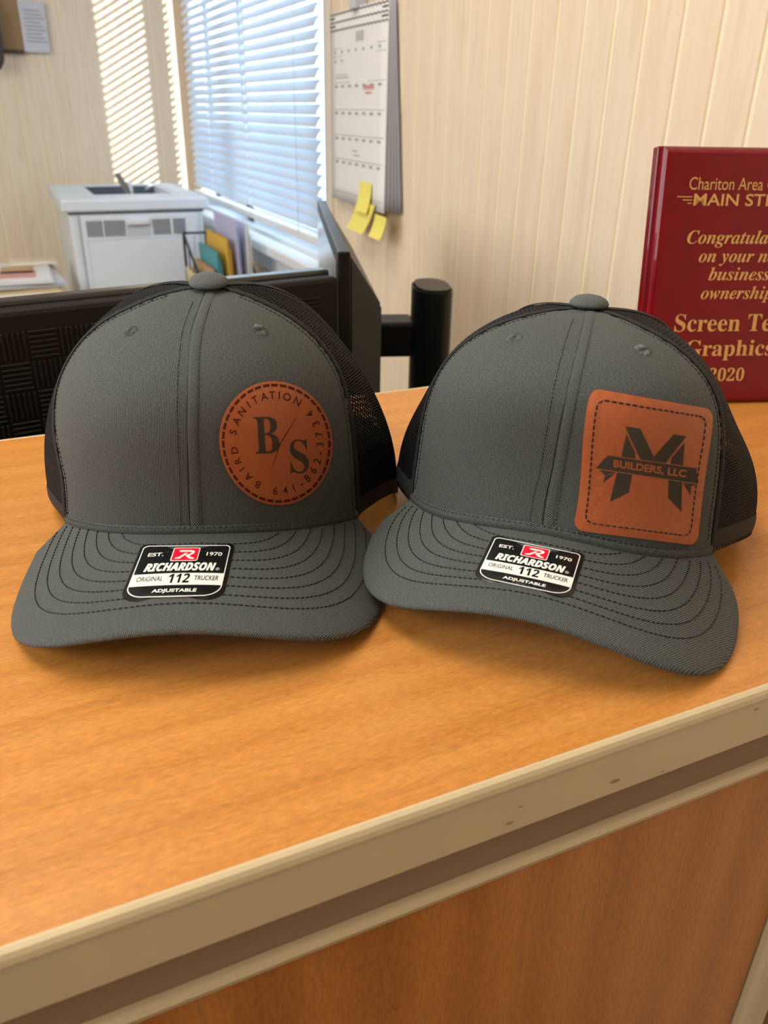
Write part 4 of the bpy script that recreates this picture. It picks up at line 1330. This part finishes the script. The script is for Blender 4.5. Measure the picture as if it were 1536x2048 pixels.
    # italic R mark with a swept leg, built from strokes
    Rm = [([(-.17, .80), (.10, .80), (.10, .725), (-.13, .725)], 0), ([(.10, .80), (.175, .775), (.20, .72), (.185, .66), (.14, .61), (.06, .57), (.05, .62), (.10, .65), (.125, .69), (.115, .72), (.10, .725)], 0),
          ([(-.02, .68), (.055, .68), (-.10, .46), (-.20, .44), (-.215, .49), (-.13, .52)], 0), ([(.0, .60), (.09, .60), (.13, .52), (.22, .47), (.20, .43), (.10, .45), (.03, .53)], 0)]
    VV, FF = [], []
    for pl, _ in Rm:
        FF.append(tuple(range(len(VV), len(VV) + len(pl)))); VV += pl
    surf_sheet('emblem_mark', np.array(VV), FF, smap, .00070, MT['stk_white'], st, .12)
    asp = 1.0
    def sk_text(s, xc, yb, h, w, mt, nm, bold=0.0, shear=0.0):
        v, f = fit_text(s, xc, yb, h, w, 'C', bold=bold, shear=shear)
        surf_sheet(nm, v + np.array([0, 0]) , f, lambda a, b, c: smap(a, b + .05 * (1 - a * a), c), .00072, MT[mt], st, .2)
    sk_text('EST.', -.66, .53, .135, .34, 'stk_white', 'lettering', .02)
    sk_text('1970', .66, .53, .135, .36, 'stk_white', 'lettering', .02)
    sk_text(mathfont('RICHARDSON', 'sansboldit'), -.02, -.065, .275, 1.56, 'stk_white', 'brand_lettering', .03)
    sk_text('\u00ae', .815, -.06, .10, .09, 'stk_white', 'lettering')
    sk_text('ORIGINAL', -.60, -.45, .17, .55, 'stk_black', 'lettering', .005)
    sk_text(mathfont('112', 'sansboldit'), .02, -.54, .32, .46, 'stk_black', 'lettering', .01)
    sk_text('TRUCKER', .62, -.45, .17, .54, 'stk_black', 'lettering', .012)
    sk_text('ADJUSTABLE', -.0, -.875, .11, .94, 'stk_white', 'lettering', .03)
    # --- leather patch on the crown
    pk = H['patch']
    def pmap(u, v, off_):
        a, b = quadmap(pk, u, v)
        return crown_n(d, a, b, off_)
    if idx == 0:
        n = 96
        out = [(math.cos(two * k / n), math.sin(two * k / n)) for k in range(n)]
        pt_ = slab('leather_patch', out, pmap, .0017, .0017, MT['leatherA'], MT['ledge'], root, 10)
        pt_['label'] = 'round tan leather patch with engraved lettering'
        V2, F2 = [], []
        nd = 40
        for k in range(nd):
            a0 = two * (k + .14) / nd + .05; a1 = two * (k + .90) / nd + .05
            b = len(V2)
            for j in range(4):
                a = a0 + (a1 - a0) * j / 3
                V2 += [(.955 * math.cos(a), .955 * math.sin(a)), (.915 * math.cos(a), .915 * math.sin(a))]
            F2 += [(b + 2 * j, b + 2 * j + 1, b + 2 * j + 3, b + 2 * j + 2) for j in range(3)]
        surf_sheet('dashed_ring', V2, F2, pmap, .00178, MT['burnbr'], pt_)
        def arc(s, a_mid_list, r, h, inward, nm):
            V2, F2 = [], []
            for ch, ad in zip(s, a_mid_list):
                if ch == ' ': continue
                v, f = fit_text(ch, 0, 0, h, None, 'C', bold=.012)
                v[:, 1] -= h / 2
                a = math.radians(ad)
                # clock angle: 0 = up, clockwise
                c_, s_ = math.cos(-a), math.sin(-a)
                if inward: rr_ = np.array([[c_, -s_], [s_, c_]])
                else: rr_ = np.array([[-c_, s_], [-s_, -c_]])
                v = v @ rr_.T + np.array([math.sin(a) * r, math.cos(a) * r])
                b = len(V2); V2 += list(v); F2 += [tuple(i + b for i in q_) for q_ in f]
            surf_sheet(nm, V2, F2, pmap, .00178, MT['burnbr'], pt_)
        arc('BAIRD', [210.5, 226, 238.5, 250.5, 264], .755, .115, True, 'arched_lettering')
        arc('SANITATION', [286, 300, 313, 325, 335, 347.5, 358, 367, 377, 391], .775, .120, True, 'arched_lettering')
        arc('641-862-3734', [185.5, 172, 160, 148.5, 138, 125, 112.5, 102.5, 92, 79.5, 66.5, 53], .765, .120, False, 'arched_lettering')
        v, f = join([fit_text(mathfont('B', 'serifbold'), -.375, -.145, .585, .43), fit_text(mathfont('S', 'serifbold'), .225, -.475, .53, .33)])
        surf_sheet('monogram_letters', v, f, pmap, .00180, MT['burn'], pt_, .12)
        surf_sheet('slash_line', [(-.145, -.49), (.075, .0), (.355, .36 + .03), (.35, .40), (.345, .385), (.060, .01)], [(0, 1, 2, 3, 4, 5)], pmap, .00180, MT['burnbr'], pt_, .1)
    else:
        out = rrect(-1, -1, 1, 1, .15, 8)
        o2 = []
        for k in range(len(out)):
            a, b = out[k], out[(k + 1) % len(out)]
            n_ = max(1, int(math.hypot(b[0] - a[0], b[1] - a[1]) / .12))
            o2 += [(a[0] + (b[0] - a[0]) * j / n_, a[1] + (b[1] - a[1]) * j / n_) for j in range(n_)]
        pt_ = slab('leather_patch', o2, pmap, .0018, .0018, MT['leatherB'], MT['ledge'], root, 12)
        pt_['label'] = 'rectangular tan leather patch with stitched border and engraved M emblem'
        r_in = rrect(-.86, -.87, .86, .87, .10, 6)
        r_in.append(r_in[0]); r_in = np.array(r_in)
        seg = np.r_[0, np.cumsum(np.hypot(*np.diff(r_in, axis=0).T))]; ss = np.linspace(0, seg[-1], 300)
        u_r, v_r = np.interp(ss, seg, r_in[:, 0]), np.interp(ss, seg, r_in[:, 1])
        p = pmap(u_r, v_r, .0017); p2 = pmap(u_r, v_r, .0027)
        vv, ff = dashes(p, (p2 - p) / .001, .00050, .0026, .0002, .0005)
        o = mesh('patch_stitching', vv, ff, MT['thread'], pt_); o['kind'] = 'stuff'
        pol = {'lefttop': [[-0.3316, 0.4837], [-0.1549, 0.2381], [-0.1592, 0.1484], [-0.3875, 0.1494]],
               'leftlow': [[-0.4344, -0.0829], [-0.1848, -0.0748], [-0.2104, -0.3484], [-0.5095, -0.5224]],
               'diagL': [[-0.3759, 0.5784], [-0.1382, 0.5761], [0.1255, 0.2118], [0.3200, 0.1436], [-0.0728, 0.1419], [-0.319, 0.4855]],
               'diagR': [[0.3742, 0.5676], [0.5716, 0.5645], [0.3779, 0.2409], [0.3256, 0.1438], [0.1255, 0.2118]],
               'righttop': [[0.5453, 0.481], [0.6012, 0.1485], [0.399, 0.1467], [0.3833, 0.2374]],
               'rightlow': [[0.4083, -0.0782], [0.6276, -0.0777], [0.6779, -0.5248], [0.4369, -0.3475]]}
        # shift the folded legs a hair away from the diagonals so the thin tan line shows
        V2, F2 = [], []
        for k_, pl in pol.items():
            pl = [list(a) for a in pl]
            if k_ == 'lefttop': pl[0] = [-.345, .475]; pl[1] = [-.172, .232]
            if k_ == 'righttop': pl[0] = [.562, .475]; pl[3] = [.398, .225]
            F2.append(tuple(range(len(V2), len(V2) + len(pl)))); V2 += pl
        surf_sheet('letter_m_ribbon', V2, F2, pmap, .00187, MT['burn'], pt_, .1)
        surf_sheet('banner', [(-.6065, .1402), (.818, .1392), (.8901, -.0775), (-.7821, -.0651)], [(0, 1, 2, 3)], pmap, .00192, MT['burn'], pt_, .1)
        surf_sheet('banner_outline', [(-.62, .150), (.83, .149), (.83, .1392), (-.62, .1402), (-.79, -.0651), (.895, -.0775), (.895, -.087), (-.79, -.0745)], [(0, 1, 2, 3), (4, 5, 6, 7)], pmap, .00193, MT['leatherB'], pt_, .1)
        tl = [[(-.7251, -.0805), (-.4575, -.0805), (-.6241, -.148)], [(-.6244, -.155), (-.4505, -.088), (-.646, -.2638)], [(.6402, -.0905), (.8566, -.0905), (.7692, -.1412)], [(.6414, -.098), (.7812, -.147), (.7913, -.264)]]
        V2 = [p for t_ in tl for p in t_]
        for k_ in range(4):
            surf_sheet('banner_tail', V2[3 * k_:3 * k_ + 3], [(0, 1, 2)], pmap, .00187, MT['burn'], pt_, .1)
        v, f = fit_text('BUILDERS, LLC', -.50, -.008, .098, 1.17, bold=.03)
        surf_sheet('banner_lettering', v, f, pmap, .00197, MT['leatherB'], pt_, .15)
    return root

make_cap(HATS[0], 'charcoal trucker cap with round tan leather patch, left on counter', 'charcoal trucker caps', 0)
make_cap(HATS[1], 'charcoal trucker cap with square tan leather patch, right on counter', 'charcoal trucker caps', 1)
